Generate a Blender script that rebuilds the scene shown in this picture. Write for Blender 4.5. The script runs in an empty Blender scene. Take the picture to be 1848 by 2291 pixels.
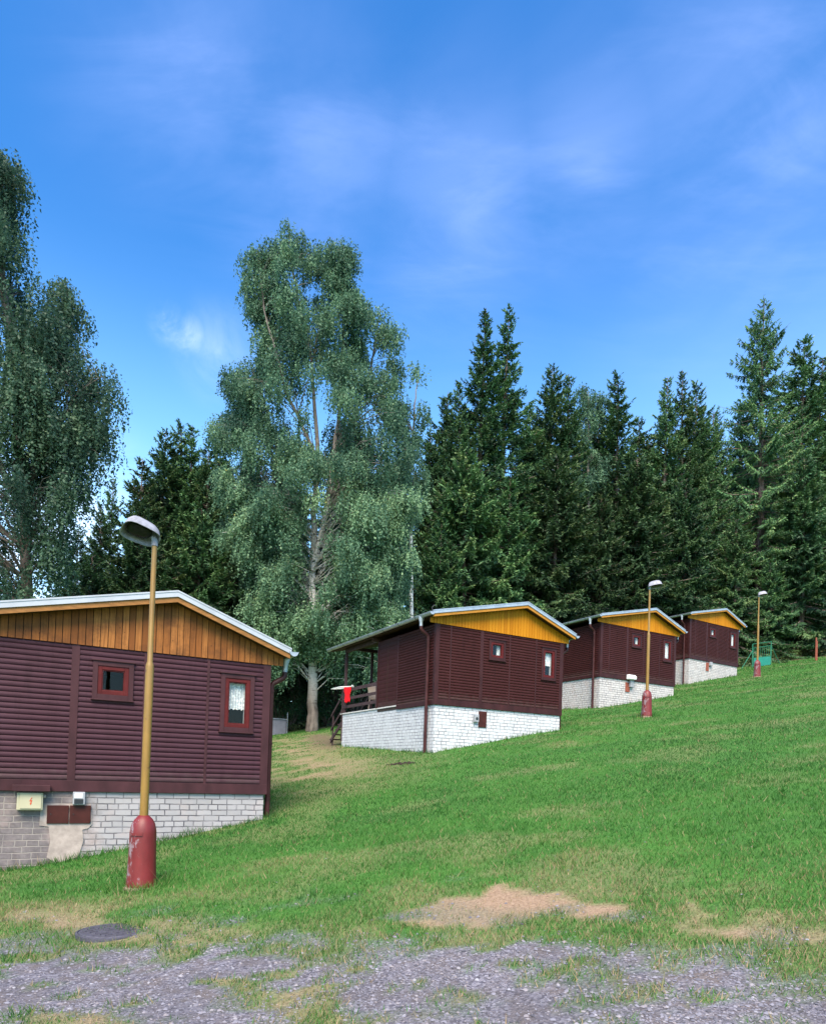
import bpy, math, random
import numpy as np
from mathutils import Matrix, Vector
rng = np.random.default_rng(7)
random.seed(7)
S = bpy.context.scene
COL = S.collection

# ------------------------------------------------------------------ camera
EYE = 1.62
F_PX, PX, PY, PITCH, ROLL = 1544.95, 924.0, 1705.0, 0.018, -0.0328   # on a 1848 x 2291 picture
cp, sp, cr, sr = math.cos(PITCH), math.sin(PITCH), math.cos(ROLL), math.sin(ROLL)
RIGHT = Vector((cr, sr * sp, -sr * cp)); UP = Vector((sr, -cr * sp, cr * cp)); FWD = Vector((0, cp, sp))
cam = bpy.data.cameras.new('camera'); cam_o = bpy.data.objects.new('camera', cam); COL.objects.link(cam_o)
m = Matrix.Identity(4)
for i in range(3):
    m[i][0], m[i][1], m[i][2] = RIGHT[i], UP[i], -FWD[i]
m[2][3] = EYE
cam_o.matrix_world = m
cam.sensor_fit = 'HORIZONTAL'; cam.sensor_width = 36
cam.lens = 36 * F_PX / 1848
cam.shift_y = (PY - 1145.5) / 1848
cam.clip_start = 0.1; cam.clip_end = 6000
S.camera = cam_o

# ------------------------------------------------------------------ terrain
def vnoise(x, y, seed=0):
    x = np.asarray(x, float); y = np.asarray(y, float)
    xi = np.floor(x).astype(np.int64); yi = np.floor(y).astype(np.int64)
    fx = x - xi; fy = y - yi
    fx = fx * fx * (3 - 2 * fx); fy = fy * fy * (3 - 2 * fy)
    def h(a, b):
        n = (a * 374761393 + b * 668265263 + seed * 974634777) & 0x7fffffff
        n = ((n ^ (n >> 13)) * 1274126177) & 0x7fffffff
        n = n ^ (n >> 16)
        return (n & 0xffff) / 65535.0
    return (h(xi, yi) * (1 - fx) + h(xi + 1, yi) * fx) * (1 - fy) + (h(xi, yi + 1) * (1 - fx) + h(xi + 1, yi + 1) * fx) * fy
def fbm(x, y, seed=0, o=4):
    x = np.asarray(x, float); y = np.asarray(y, float); s = 0; a = .5; t = 0
    for k in range(o):
        s = s + a * vnoise(x, y, seed + k); t += a; a *= .5; x = x * 2.03; y = y * 2.03
    return s / t
def ground(x, y):
    x = np.asarray(x, float); y = np.asarray(y, float)
    yy = 70 + 14 * np.tanh((y - 70) / 14.0); yy = np.where(y > 70, yy, y)
    xx = np.where(x > 34, 34 + 16 * np.tanh((x - 34) / 16.0), x)
    xx = np.where(x < -18, -18 + 14 * np.tanh((x + 18) / 14.0), xx)
    P = -.87 + .151 * (xx + 2.655) + .141 * (yy - 12.47)
    Q = -1.68 + .02 * xx + .012 * (np.minimum(yy, 12) - 5)
    k = .10
    z = np.maximum(P, Q) + k * np.log1p(np.exp(-np.abs(P - Q) / k)) - .03
    z = z + .10 * (fbm(x * .16, y * .16, 3, 3) - .5) * np.clip((y - 6) / 8, .15, 1)
    z = z + .05 * (fbm(x * .9, y * .9, 11, 3) - .5)
    return z + EYE
def ray(px, py, scale=1848 / 1736):
    X = (px * scale - PX) / F_PX; Y = (PY - py * scale) / F_PX
    return RIGHT * X + UP * Y + FWD
def on_ground(px, py):
    """ground point seen at a pixel of the 1736 px wide view (used once to read off where things stand)"""
    d = ray(px, py); d = d / d.y
    ys = np.linspace(3.5, 90, 4000)
    dz = EYE + ys * d.z - ground(ys * d.x, ys)
    i = np.where(dz < 0)[0]
    y = ys[i[0]] if len(i) else 90
    return Vector((y * d.x, y, float(ground(y * d.x, y))))
def at_depth(px, py, depth):
    d = ray(px, py); d = d / d.y
    return Vector((depth * d.x, depth, EYE + depth * d.z))

# ------------------------------------------------------------------ materials
class NT:
    def __init__(s, name):
        s.m = bpy.data.materials.new(name); s.m.use_nodes = True
        s.t = s.m.node_tree; s.n = s.t.nodes
        s.b = s.n['Principled BSDF']; s.out = s.n['Material Output']
        s.b.inputs['Roughness'].default_value = .7
    def new(s, typ, **kw):
        n = s.n.new(typ)
        for k, v in kw.items():
            if k in n.inputs: n.inputs[k].default_value = v
            else: setattr(n, k, v)
        return n
    def l(s, a, b): s.t.links.new(a, b)
    def coord(s, kind='Object', scale=(1, 1, 1)):
        c = s.new('ShaderNodeTexCoord'); mp = s.new('ShaderNodeMapping'); mp.inputs['Scale'].default_value = scale
        s.l(c.outputs[kind], mp.inputs['Vector']); return mp.outputs['Vector']
    def noise(s, vec, scale, detail=4, rough=.55):
        n = s.new('ShaderNodeTexNoise'); n.inputs['Scale'].default_value = scale
        n.inputs['Detail'].default_value = detail; n.inputs['Roughness'].default_value = rough
        if vec is not None: s.l(vec, n.inputs['Vector'])
        return n.outputs['Fac']
    def ramp(s, fac, stops):
        r = s.new('ShaderNodeValToRGB'); e = r.color_ramp.elements
        while len(e) < len(stops): e.new(.5)
        for i, (p, c) in enumerate(stops):
            e[i].position = p; e[i].color = (c, c, c, 1) if isinstance(c, (int, float)) else (*c, 1)
        s.l(fac, r.inputs['Fac']); return r.outputs['Color']
    def mix(s, fac, a, b, mode='MIX'):
        n = s.new('ShaderNodeMix'); n.data_type = 'RGBA'; n.blend_type = mode
        for v, k in ((fac, 0), (a, 6), (b, 7)):
            if isinstance(v, (int, float)): n.inputs[k].default_value = v
            elif isinstance(v, tuple): n.inputs[k].default_value = (*v, 1)
            else: s.l(v, n.inputs[k])
        return n.outputs[2]
    def math(s, op, a, b=0.0):
        n = s.new('ShaderNodeMath'); n.operation = op
        for v, k in ((a, 0), (b, 1)):
            if isinstance(v, (int, float)): n.inputs[k].default_value = v
            else: s.l(v, n.inputs[k])
        return n.outputs[0]
    def bump(s, h, strength=.3, dist=.01):
        n = s.new('ShaderNodeBump'); n.inputs['Strength'].default_value = strength; n.inputs['Distance'].default_value = dist
        s.l(h, n.inputs['Height']); s.l(n.outputs['Normal'], s.b.inputs['Normal'])
    def color(s, c): s.l(c, s.b.inputs['Base Color'])
    def attr(s, name):
        a = s.new('ShaderNodeAttribute'); a.attribute_name = name; return a
    def island(s):
        return s.new('ShaderNodeNewGeometry').outputs['Random Per Island']
def painted(name, base, var=.25, rough=.55, scale=6, metal=0, bump=.15, stretch=(1, 1, 1), dark=None, darkamt=.5):
    t = NT(name); v = t.coord('Object', stretch)
    n = t.noise(v, scale, 5, .6)
    lo = tuple(c * (1 - var) for c in base); hi = tuple(min(1, c * (1 + var)) for c in base)
    c = t.ramp(n, [(.3, lo), (.7, hi)])
    if dark:
        n2 = t.noise(v, scale * 2.7, 6, .7)
        f = t.ramp(n2, [(.58, 0.0), (.72, darkamt)])
        c = t.mix(f, c, dark)
    t.color(c); t.b.inputs['Roughness'].default_value = rough; t.b.inputs['Metallic'].default_value = metal; t.b.inputs['Specular IOR Level'].default_value = .18
    if bump: t.bump(t.noise(v, scale * 4, 5), bump, .004)
    return t.m
M = {}
def siding_mat(name, base):
    t = NT(name); v = t.coord('Object', (1, 1, 1))
    g = t.noise(t.coord('Object', (1.2, 1.2, 60)), 2.2, 5, .6)
    c = t.ramp(g, [(.3, tuple(x * .68 for x in base)), (.55, base), (.8, tuple(x * 1.35 for x in base))])
    w = t.ramp(t.noise(v, 1.3, 5, .65), [(.45, 0.0), (.75, .22)])
    c = t.mix(w, c, (base[0] * 1.6, base[1] * 1.9, base[2] * 2.0))
    st = t.ramp(t.noise(t.coord('Object', (7, 7, .5)), 1.7, 5, .7), [(.52, 0.0), (.7, .45)])
    c = t.mix(st, c, tuple(x * .5 for x in base))
    sep = t.new('ShaderNodeSeparateXYZ'); t.l(t.coord('Object'), sep.inputs[0])
    mud = t.math('MULTIPLY', t.ramp(t.math('ADD', sep.outputs['Z'], t.math('MULTIPLY', t.noise(v, 7, 5, .7), .5)), [(.30, .55), (.62, 0.0)]), .7)
    c = t.mix(mud, c, (.115, .085, .075))
    t.color(c); t.b.inputs['Roughness'].default_value = .6; t.b.inputs['Specular IOR Level'].default_value = .16
    t.bump(t.noise(t.coord('Object', (3, 3, 90)), 3, 4), .25, .003)
    return t.m
M['siding_faded'] = siding_mat('siding paint faded', (.055, .021, .030))
M['siding'] = siding_mat('siding paint', (.044, .011, .0105))
M['trim'] = painted('trim paint', (.042, .013, .013), .3, .5, 4, stretch=(1, 1, .4))
M['trim_faded'] = painted('trim paint faded', (.052, .019, .022), .3, .5, 4, stretch=(1, 1, .4))
M['red_frame'] = painted('window frame paint', (.085, .0105, .010), .25, .5, 8)
M['brown_metal'] = painted('brown sheet metal', (.055, .015, .012), .25, .5, 7, dark=(.02, .012, .01))
M['pipe'] = painted('brown pipe paint', (.052, .018, .018), .25, .4, 5)
M['zinc'] = painted('galvanised sheet', (.42, .44, .48), .18, .42, 5, .55)
M['zinc_white'] = painted('pale coated sheet', (.40, .42, .46), .12, .45, 4, .1)
M['roof_sheet'] = painted('roof sheet', (.25, .26, .29), .25, .5, 3, .4)
M['soffit'] = painted('dark soffit boards', (.05, .028, .018), .3, .7, 5)
M['inside'] = painted('room interior', (.05, .04, .034), .2, .9, 2)
def plank_mat(name, a, b, c, knots, streak):
    t = NT(name); isl = t.island()
    base = t.ramp(isl, [(0, a), (.5, b), (1, c)])
    g = t.noise(t.coord('Object', (26, 26, 1.3)), 1.6, 6, .65)
    base = t.mix(t.ramp(g, [(.35, .75), (.62, 0.0)]), base, tuple(x * .55 for x in b), 'MIX') if streak else base
    vo = t.new('ShaderNodeTexVoronoi'); vo.inputs['Scale'].default_value = 5.0
    t.l(t.coord('Object', (1.6, 1.6, .9)), vo.inputs['Vector'])
    k = t.ramp(vo.outputs['Distance'], [(.03, knots), (.085, 0.0)])
    base = t.mix(k, base, tuple(x * .18 for x in b))
    if streak:
        s2 = t.ramp(t.noise(t.coord('Object', (1, 1, 1)), 2.1, 6, .7), [(.46, 0.0), (.68, .75)])
        base = t.mix(s2, base, (.07, .028, .012))
    t.color(base); t.b.inputs['Roughness'].default_value = .65; t.b.inputs['Specular IOR Level'].default_value = .15
    t.bump(g, .25, .004)
    return t.m
M['boards_old'] = plank_mat('weathered orange boards', (.18, .058, .015), (.28, .098, .024), (.42, .165, .045), .9, True)
M['boards'] = plank_mat('orange boards', (.40, .142, .004), (.46, .17, .0055), (.50, .195, .008), .25, False)
M['fascia'] = painted('orange fascia paint', (.42, .18, .025), .15, .5, 6, stretch=(1, 1, 4))
M['fascia_old'] = painted('old fascia paint', (.27, .12, .035), .3, .6, 6, stretch=(1, 1, 4), dark=(.12, .06, .03))

def brick_mat(name, white, worn_from=None):
    t = NT(name)
    g = t.new('ShaderNodeTexCoord'); geo = t.new('ShaderNodeNewGeometry')
    sep = t.new('ShaderNodeSeparateXYZ'); t.l(g.outputs['Object'], sep.inputs[0])
    nt = t.new('ShaderNodeVectorTransform', vector_type='NORMAL', convert_from='WORLD', convert_to='OBJECT')
    t.l(geo.outputs['True Normal'], nt.inputs[0])
    ns = t.new('ShaderNodeSeparateXYZ'); t.l(nt.outputs[0], ns.inputs[0])
    side = t.math('GREATER_THAN', t.math('ABSOLUTE', ns.outputs['X']), .5)
    mx = t.new('ShaderNodeMix'); t.l(side, mx.inputs[0]); t.l(sep.outputs['X'], mx.inputs[2]); t.l(sep.outputs['Y'], mx.inputs[3])
    cmb = t.new('ShaderNodeCombineXYZ'); t.l(mx.outputs[0], cmb.inputs['X']); t.l(sep.outputs['Z'], cmb.inputs['Y'])
    wob = t.new('ShaderNodeTexNoise'); wob.inputs['Scale'].default_value = 5; wob.inputs['Detail'].default_value = 3
    t.l(cmb.outputs[0], wob.inputs['Vector'])
    vm = t.new('ShaderNodeVectorMath', operation='MULTIPLY_ADD'); t.l(wob.outputs['Color'], vm.inputs[0])
    vm.inputs[1].default_value = (.03, .022, 0); t.l(cmb.outputs[0], vm.inputs[2])
    br = t.new('ShaderNodeTexBrick'); t.l(vm.outputs[0], br.inputs['Vector'])
    br.offset = .5; br.squash = .62; br.squash_frequency = 3
    br.inputs['Scale'].default_value = 1.0; br.inputs['Brick Width'].default_value = .26; br.inputs['Row Height'].default_value = .096
    br.inputs['Mortar Size'].default_value = .0095; br.inputs['Mortar Smooth'].default_value = .35; br.inputs['Bias'].default_value = -.1
    br.inputs['Color1'].default_value = (*[c * .86 for c in white], 1); br.inputs['Color2'].default_value = (*white, 1)
    joint = br.outputs['Fac']
    miss = t.ramp(t.noise(cmb.outputs[0], 2.6, 4, .6), [(.36, .35), (.56, 1.0)])
    c = t.mix(.0, br.outputs['Color'], (1, 1, 1))
    br.inputs['Mortar'].default_value = (*white, 1)
    dirt = t.ramp(t.noise(cmb.outputs[0], 9, 6, .7), [(.5, 0.0), (.8, .4)])
    c = t.mix(dirt, c, (.40, .36, .32))
    drip = t.new('ShaderNodeMapping'); drip.inputs['Scale'].default_value = (6, .7, 1); t.l(cmb.outputs[0], drip.inputs['Vector'])
    c = t.mix(t.ramp(t.noise(drip.outputs[0], 1.6, 5, .7), [(.52, 0.0), (.75, .45)]), c, (.30, .28, .27))
    if worn_from is not None:
        # lime wash gone: bare grey-brown brick with the pale mortar left
        edge = t.math('ADD', sep.outputs['X'], t.math('MULTIPLY', t.noise(cmb.outputs[0], 2.2, 5, .65), 1.7))
        worn = t.ramp(t.math('MULTIPLY', t.math('SUBTRACT', worn_from + .95, edge), 1.4), [(.1, 0.0), (.75, .9)])
        bare = t.ramp(t.noise(cmb.outputs[0], 6, 5, .7), [(.3, (.075, .06, .062)), (.55, (.15, .122, .122)), (.75, (.24, .205, .20))])
        c = t.mix(worn, c, bare)
        pinkm = t.ramp(t.noise(cmb.outputs[0], 1.7, 4, .6), [(.52, 0.0), (.7, .35)])
        c = t.mix(pinkm, c, (.55, .40, .35))
        mort = t.mix(worn, (.085, .08, .09), (.30, .26, .235))
    else:
        mort = (.15, .155, .18)
    c = t.mix(t.math('MULTIPLY', joint, miss), c, mort)
    # splashed soil along the ground line
    t.color(c); t.b.inputs['Roughness'].default_value = .85
    inv = t.math('SUBTRACT', 1.0, joint)
    hgt = t.math('ADD', inv, t.math('MULTIPLY', t.noise(cmb.outputs[0], 30, 4), .35))
    t.bump(hgt, .8, .012)
    return t.m
M['brick_old'] = brick_mat('limewashed brick worn', (.365, .345, .352), worn_from=-2.75)
M['brick'] = brick_mat('whitewashed brick', (.62, .625, .64))
M['brick_cream'] = brick_mat('cream washed brick', (.55, .515, .50), worn_from=-6.2)
M['plaster'] = painted('rough plaster', (.36, .30, .265), .3, .9, 6, bump=.6, dark=(.22, .18, .16))
M['slab'] = painted('concrete slab edge', (.55, .53, .50), .2, .9, 8)
M['cream_box'] = painted('cream plastic', (.43, .40, .27), .05, .45, 5)
M['symbol'] = painted('red symbol paint', (.55, .06, .02), .05, .5, 5)
M['grey_box'] = painted('grey meter casing', (.30, .31, .33), .15, .5, 10)
M['dark_box'] = painted('dark meter window', (.03, .035, .04), .2, .3, 10)
M['white_plastic'] = painted('white plastic', (.80, .81, .80), .04, .4, 6, bump=.05)
M['deckwood'] = painted('porch timber', (.062, .038, .040), .3, .65, 7, stretch=(1, 1, 1))
M['red_cloth'] = painted('red cloth', (.75, .012, .02), .12, .85, 14)
M['beige_plastic'] = painted('beige plastic', (.36, .29, .25), .1, .5, 6)
def glass_mat():
    t = NT('window glass'); t.n.remove(t.b)
    fr = t.new('ShaderNodeMath', operation='MULTIPLY_ADD'); lw = t.new('ShaderNodeLayerWeight', Blend=.25); t.l(lw.outputs['Facing'], fr.inputs[0]); fr.inputs[1].default_value = .22; fr.inputs[2].default_value = .02
    tr = t.new('ShaderNodeBsdfTransparent'); tr.inputs[0].default_value = (.93, .95, .94, 1)
    gl = t.new('ShaderNodeBsdfGlossy'); gl.inputs['Roughness'].default_value = .02
    mx = t.new('ShaderNodeMixShader'); t.l(fr.outputs[0], mx.inputs[0]); t.l(tr.outputs[0], mx.inputs[1]); t.l(gl.outputs[0], mx.inputs[2])
    t.l(mx.outputs[0], t.out.inputs['Surface']); return t.m
M['glass'] = glass_mat()
def lace_mat():
    t = NT('lace curtain'); v = t.coord('Object', (1, 1, 1))
    vo = t.new('ShaderNodeTexVoronoi'); vo.inputs['Scale'].default_value = 26; vo.feature = 'SMOOTH_F1'; t.l(v, vo.inputs['Vector'])
    c = t.ramp(vo.outputs['Distance'], [(.2, (.86, .87, .86)), (.5, (.50, .53, .55))])
    t.color(c); t.b.inputs['Roughness'].default_value = .9; return t.m
M['lace'] = lace_mat(); M['reveal'] = painted('window reveal paint', (.5, .5, .5), .08, .6, 6)
def pole_mat():
    t = NT('ochre pole paint'); v = t.coord('Object', (1, 1, .35))
    c = t.ramp(t.noise(v, 5, 5, .65), [(.3, (.17, .092, .014)), (.65, (.27, .15, .024))])
    r = t.ramp(t.noise(t.coord('Object', (1, 1, .6)), 9, 6, .7), [(.62, 0.0), (.7, .9)])
    c = t.mix(r, c, (.10, .035, .02))
    g = t.ramp(t.noise(v, 2.2, 3), [(.5, 0.0), (.7, .5)]); c = t.mix(g, c, (.24, .17, .07))
    t.color(c); t.b.inputs['Roughness'].default_value = .5; t.bump(t.noise(v, 22, 5), .2, .004); return t.m
M['pole'] = pole_mat()
def base_mat():
    t = NT('red chipped paint'); v = t.coord('Object', (1, 1, .45))
    c = t.ramp(t.noise(v, 5, 4, .6), [(.3, (.115, .009, .009)), (.7, (.19, .016, .015))])
    sep = t.new('ShaderNodeSeparateXYZ'); t.l(t.coord('Object'), sep.inputs[0])
    lean = t.math('MULTIPLY', t.math('ADD', sep.outputs['X'], -.01), -.75)
    f = t.ramp(t.math('ADD', t.noise(v, 15, 7, .78), lean), [(.595, 0.0), (.66, .85)])
    c = t.mix(f, c, (.26, .21, .23))
    d = t.ramp(t.noise(v, 30, 5, .7), [(.6, 0.0), (.75, .6)]); c = t.mix(d, c, (.15, .02, .02))
    t.color(c); t.b.inputs['Roughness'].default_value = .5; t.bump(t.noise(v, 14, 6, .7), .35, .006); return t.m
M['lamp_base'] = base_mat()
M['footing'] = painted('dirty concrete', (.26, .19, .14), .3, .9, 9); M['lamp_hood'] = painted('weathered aluminium hood', (.30, .30, .335), .35, .6, 9, .2, .3, dark=(.08, .08, .085))
M['lamp_bowl'] = painted('dirty lamp glass', (.02, .019, .016), .5, .25, 9)
M['iron'] = painted('cast iron', (.085, .082, .10), .3, .65, 20, .2, .5)
M['green_paint'] = painted('green gate paint', (.028, .16, .095), .25, .5, 6)
M['teal_panel'] = painted('teal panel', (.022, .20, .15), .15, .5, 6)
M['rust_post'] = painted('rusty red post', (.24, .07, .045), .3, .7, 8)
M['grey_panel'] = painted('grey sheet', (.17, .17, .20), .15, .6, 4)
def bark(name, a, b, scale, st, white=None):
    t = NT(name); v = t.coord('Object', st)
    c = t.ramp(t.noise(v, scale, 6, .65), [(.35, a), (.65, b)])
    if white:
        sep = t.new('ShaderNodeSeparateXYZ'); t.l(t.coord('Object'), sep.inputs[0])
        up = t.ramp(t.math('MULTIPLY', t.math('ADD', sep.outputs['Z'], t.math('MULTIPLY', t.noise(v, 1.5, 4), 2.5)), .12), [(.3, 0.0), (.62, 1.0)])
        up = t.math('MULTIPLY', up, t.ramp(t.math('MULTIPLY', sep.outputs['Z'], .04), [(.38, 1.0), (.6, .1)]))
        marks = t.ramp(t.noise(t.coord('Object', (1.2, 1.2, 5.5)), 1.6, 5, .65), [(.38, 1.0), (.46, 0.0)])
        wc = t.mix(marks, white, (.05, .045, .042))
        c = t.mix(up, c, wc)
    t.color(c); t.b.inputs['Roughness'].default_value = .9; t.bump(t.noise(v, scale * 1.5, 6, .7), .6, .03); return t.m
M['bark_spruce'] = bark('spruce bark', (.065, .045, .038), (.20, .145, .12), 6, (1, 1, .35))
M['bark_birch'] = bark('birch bark', (.05, .04, .034), (.19, .155, .13), 5, (1, 1, .22), (.72, .70, .66))
M['bark_birch_dark'] = bark('old birch bark', (.05, .04, .034), (.17, .14, .12), 5, (1, 1, .22))
def leaf(name, stops, transl=.35, spec=.3, rough=.55, vary=False):
    t = NT(name)
    c = t.ramp(t.attr('tint').outputs['Fac'], stops)
    if vary:
        oi = t.new('ShaderNodeObjectInfo'); hv = t.new('ShaderNodeHueSaturation')
        t.l(t.math('ADD', .485, t.math('MULTIPLY', oi.outputs['Random'], .03)), hv.inputs['Hue'])
        rv = t.math('FRACT', t.math('MULTIPLY', oi.outputs['Random'], 7.31))
        t.l(t.math('ADD', .62, t.math('MULTIPLY', rv, .80)), hv.inputs['Value']); t.l(c, hv.inputs['Color']); c = hv.outputs[0]
    t.color(c); t.b.inputs['Roughness'].default_value = rough
    t.b.inputs['Specular IOR Level'].default_value = spec
    tl = t.new('ShaderNodeBsdfTranslucent'); t.l(c, tl.inputs[0])
    mx = t.new('ShaderNodeMixShader', Fac=transl); t.l(t.b.outputs[0], mx.inputs[1]); t.l(tl.outputs[0], mx.inputs[2])
    t.l(mx.outputs[0], t.out.inputs['Surface']); return t.m
M['needles'] = leaf('spruce needles', [(0, (.014, .036, .022)), (.4, (.045, .105, .048)), (.75, (.098, .195, .070)), (1, (.15, .215, .080))], .12, vary=True)
M['needles_dry'] = leaf('spruce needles and grey lichen', [(0, (.018, .034, .022)), (.36, (.034, .056, .032)), (.52, (.085, .078, .05)), (1, (.20, .145, .095))], .12)
M['birch_leaves'] = leaf('birch leaves', [(0, (.035, .085, .06)), (.45, (.095, .19, .115)), (.8, (.20, .34, .19)), (.95, (.27, .41, .22)), (1, (.38, .36, .10))], .4, .2, .5)
M['birch_leaves_dark'] = leaf('birch leaves deep green', [(0, (.025, .06, .042)), (.5, (.06, .12, .075)), (.9, (.12, .20, .11)), (1, (.2, .22, .09))], .4, .25, .5)
M['shrub_leaves'] = leaf('shrub leaves', [(0, (.015, .038, .02)), (.5, (.032, .085, .034)), (1, (.07, .15, .055))], .3)
M['fern_leaves'] = leaf('bramble and fern leaves', [(0, (.03, .05, .02)), (.5, (.085, .125, .04)), (1, (.16, .15, .06))], .3)
M['grass'] = leaf('grass blades', [(0, (.026, .090, .016)), (.35, (.043, .158, .022)), (.6, (.092, .222, .040)), (.8, (.24, .20, .085)), (1, (.38, .27, .16))], .3, .25, .6)
def pebble_mat():
    t = NT('gravel stones'); c = t.ramp(t.island(), [(0, (.08, .076, .087)), (.4, (.165, .159, .182)), (.75, (.23, .222, .255)), (.94, (.25, .22, .215)), (1, (.32, .315, .34))])
    t.color(c); t.b.inputs['Roughness'].default_value = .8; return t.m
M['pebble'] = pebble_mat()
def ground_mat():
    t = NT('lawn, straw and gravel ground'); v = t.coord('Object')
    k = t.attr('kind'); sep = t.new('ShaderNodeSeparateColor'); t.l(k.outputs['Color'], sep.inputs[0])
    fine = t.noise(v, 34, 6, .7); mid = t.noise(v, 5, 5, .6); big = t.noise(v, .8, 5, .6)
    g = t.ramp(fine, [(.25, (.028, .085, .016)), (.5, (.056, .165, .028)), (.75, (.10, .235, .048))])
    g = t.mix(t.ramp(mid, [(.45, 0.0), (.75, .45)]), g, (.11, .20, .05))
    g = t.mix(t.ramp(big, [(.35, .5), (.55, 0.0)]), g, (.045, .125, .03))
    s = t.ramp(fine, [(.25, (.16, .105, .065)), (.55, (.34, .235, .155)), (.8, (.46, .34, .235))])
    d = t.ramp(fine, [(.3, (.07, .05, .035)), (.7, (.20, .145, .10))])
    vo = t.new('ShaderNodeTexVoronoi'); vo.inputs['Scale'].default_value = 48; t.l(v, vo.inputs['Vector'])
    vc = t.new('ShaderNodeSeparateColor'); t.l(vo.outputs['Color'], vc.inputs[0])
    gr = t.ramp(vc.outputs[0], [(0, (.08, .075, .09)), (.5, (.18, .17, .20)), (1, (.29, .275, .31))])
    gr = t.mix(t.ramp(mid, [(.42, 0.0), (.68, .75)]), gr, (.155, .125, .105))
    gr = t.mix(t.ramp(t.noise(v, 1.1, 4), [(.4, .45), (.62, 0.0)]), gr, (.09, .085, .095))
    c = t.mix(sep.outputs[1], g, s); c = t.mix(sep.outputs[2], c, d); c = t.mix(sep.outputs[0], c, gr)
    t.color(c); t.b.inputs['Roughness'].default_value = .95; t.b.inputs['Specular IOR Level'].default_value = .15
    t.bump(t.math('ADD', fine, t.math('MULTIPLY', vo.outputs['Distance'], .5)), .7, .03); return t.m
M['ground'] = ground_mat()

# ------------------------------------------------------------------ mesh building
class MB:
    def __init__(s): s.v = []; s.f = []
    def add(s, vs, fs):
        o = len(s.v); s.v += [tuple(v) for v in vs]; s.f += [[i + o for i in f] for f in fs]
    def box(s, a, b):
        x0, y0, z0 = [min(p, q) for p, q in zip(a, b)]; x1, y1, z1 = [max(p, q) for p, q in zip(a, b)]
        s.add([(x0, y0, z0), (x1, y0, z0), (x1, y1, z0), (x0, y1, z0), (x0, y0, z1), (x1, y0, z1), (x1, y1, z1), (x0, y1, z1)],
              [(0, 3, 2, 1), (4, 5, 6, 7), (0, 1, 5, 4), (1, 2, 6, 5), (2, 3, 7, 6), (3, 0, 4, 7)])
    def prism(s, poly, vec):
        n = len(poly); vec = Vector(vec); P = [Vector(p) for p in poly]
        s.add(P + [p + vec for p in P], [list(range(n))[::-1], list(range(n, 2 * n))] + [[i, (i + 1) % n, (i + 1) % n + n, i + n] for i in range(n)])
    def tube(s, pts, r, n=8, cap=True):
        pts = [Vector(p) for p in pts]
        rs = r if isinstance(r, (list, tuple)) else [r] * len(pts)
        vs = []; fs = []; ref = None
        for i, p in enumerate(pts):
            d = (pts[min(i + 1, len(pts) - 1)] - pts[max(i - 1, 0)]).normalized()
            if ref is None: ref = Vector((0, 0, 1)) if abs(d.z) < .9 else Vector((1, 0, 0))
            a = (ref - d * ref.dot(d)).normalized(); b = d.cross(a); ref = a
            for k in range(n):
                t = 2 * math.pi * k / n; vs.append(p + (a * math.cos(t) + b * math.sin(t)) * rs[i])
        for i in range(len(pts) - 1):
            for k in range(n):
                fs.append((i * n + k, i * n + (k + 1) % n, (i + 1) * n + (k + 1) % n, (i + 1) * n + k))
        if cap: fs += [list(range(n))[::-1], list(range((len(pts) - 1) * n, len(pts) * n))]
        s.add(vs, fs)
    def lathe(s, prof, n=24, c=(0, 0, 0)):
        vs = []; fs = []
        for r, z in prof:
            for k in range(n):
                t = 2 * math.pi * k / n; vs.append((c[0] + r * math.cos(t), c[1] + r * math.sin(t), c[2] + z))
        for i in range(len(prof) - 1):
            for k in range(n): fs.append((i * n + k, i * n + (k + 1) % n, (i + 1) * n + (k + 1) % n, (i + 1) * n + k))
        fs += [list(range(n))[::-1], list(range((len(prof) - 1) * n, len(prof) * n))]
        s.add(vs, fs)
    def build(s, name, mat, parent=None, smooth=False, bevel=0):
        me = bpy.data.meshes.new(name); me.from_pydata(s.v, [], s.f); me.update()
        if smooth: me.shade_smooth()
        o = bpy.data.objects.new(name, me); COL.objects.link(o); me.materials.append(M[mat] if isinstance(mat, str) else mat)
        if parent: o.parent = parent
        if bevel:
            b = o.modifiers.new('bevel', 'BEVEL'); b.width = bevel; b.segments = 2; b.limit_method = 'ANGLE'
        if smooth:
            o.modifiers.new('es', 'EDGE_SPLIT').split_angle = math.radians(40)
        return o
def fast_mesh(name, V, k, mat, parent=None, tint=None, smooth=False):
    """V: (faces*k, 3) array, every k verts one face"""
    V = np.ascontiguousarray(V.reshape(-1, 3), dtype=np.float32); nf = len(V) // k
    me = bpy.data.meshes.new(name); me.vertices.add(len(V)); me.vertices.foreach_set('co', V.ravel())
    me.loops.add(len(V)); me.loops.foreach_set('vertex_index', np.arange(len(V), dtype=np.int32))
    me.polygons.add(nf); me.polygons.foreach_set('loop_start', np.arange(0, nf * k, k, dtype=np.int32))
    if tint is not None:
        a = me.attributes.new('tint', 'FLOAT', 'FACE'); a.data.foreach_set('value', np.ascontiguousarray(tint, dtype=np.float32))
    me.update(calc_edges=True)
    me.materials.append(M[mat]); o = bpy.data.objects.new(name, me); COL.objects.link(o)
    if parent: o.parent = parent
    return o
def empty(name, loc, rz=0):
    o = bpy.data.objects.new(name, None); o.empty_display_size = .3; o.location = loc; o.rotation_euler = (0, 0, rz); COL.objects.link(o); return o
def tag(o, label=None, cat=None, group=None, kind=None):
    if label: o['label'] = label
    if cat: o['category'] = cat
    if group: o['group'] = group
    if kind: o['kind'] = kind
    return o
def copy_tree(o, parent=None):
    c = o.copy(); COL.objects.link(c)
    if parent: c.parent = parent
    for ch in list(o.children): copy_tree(ch, c)
    return c
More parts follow.
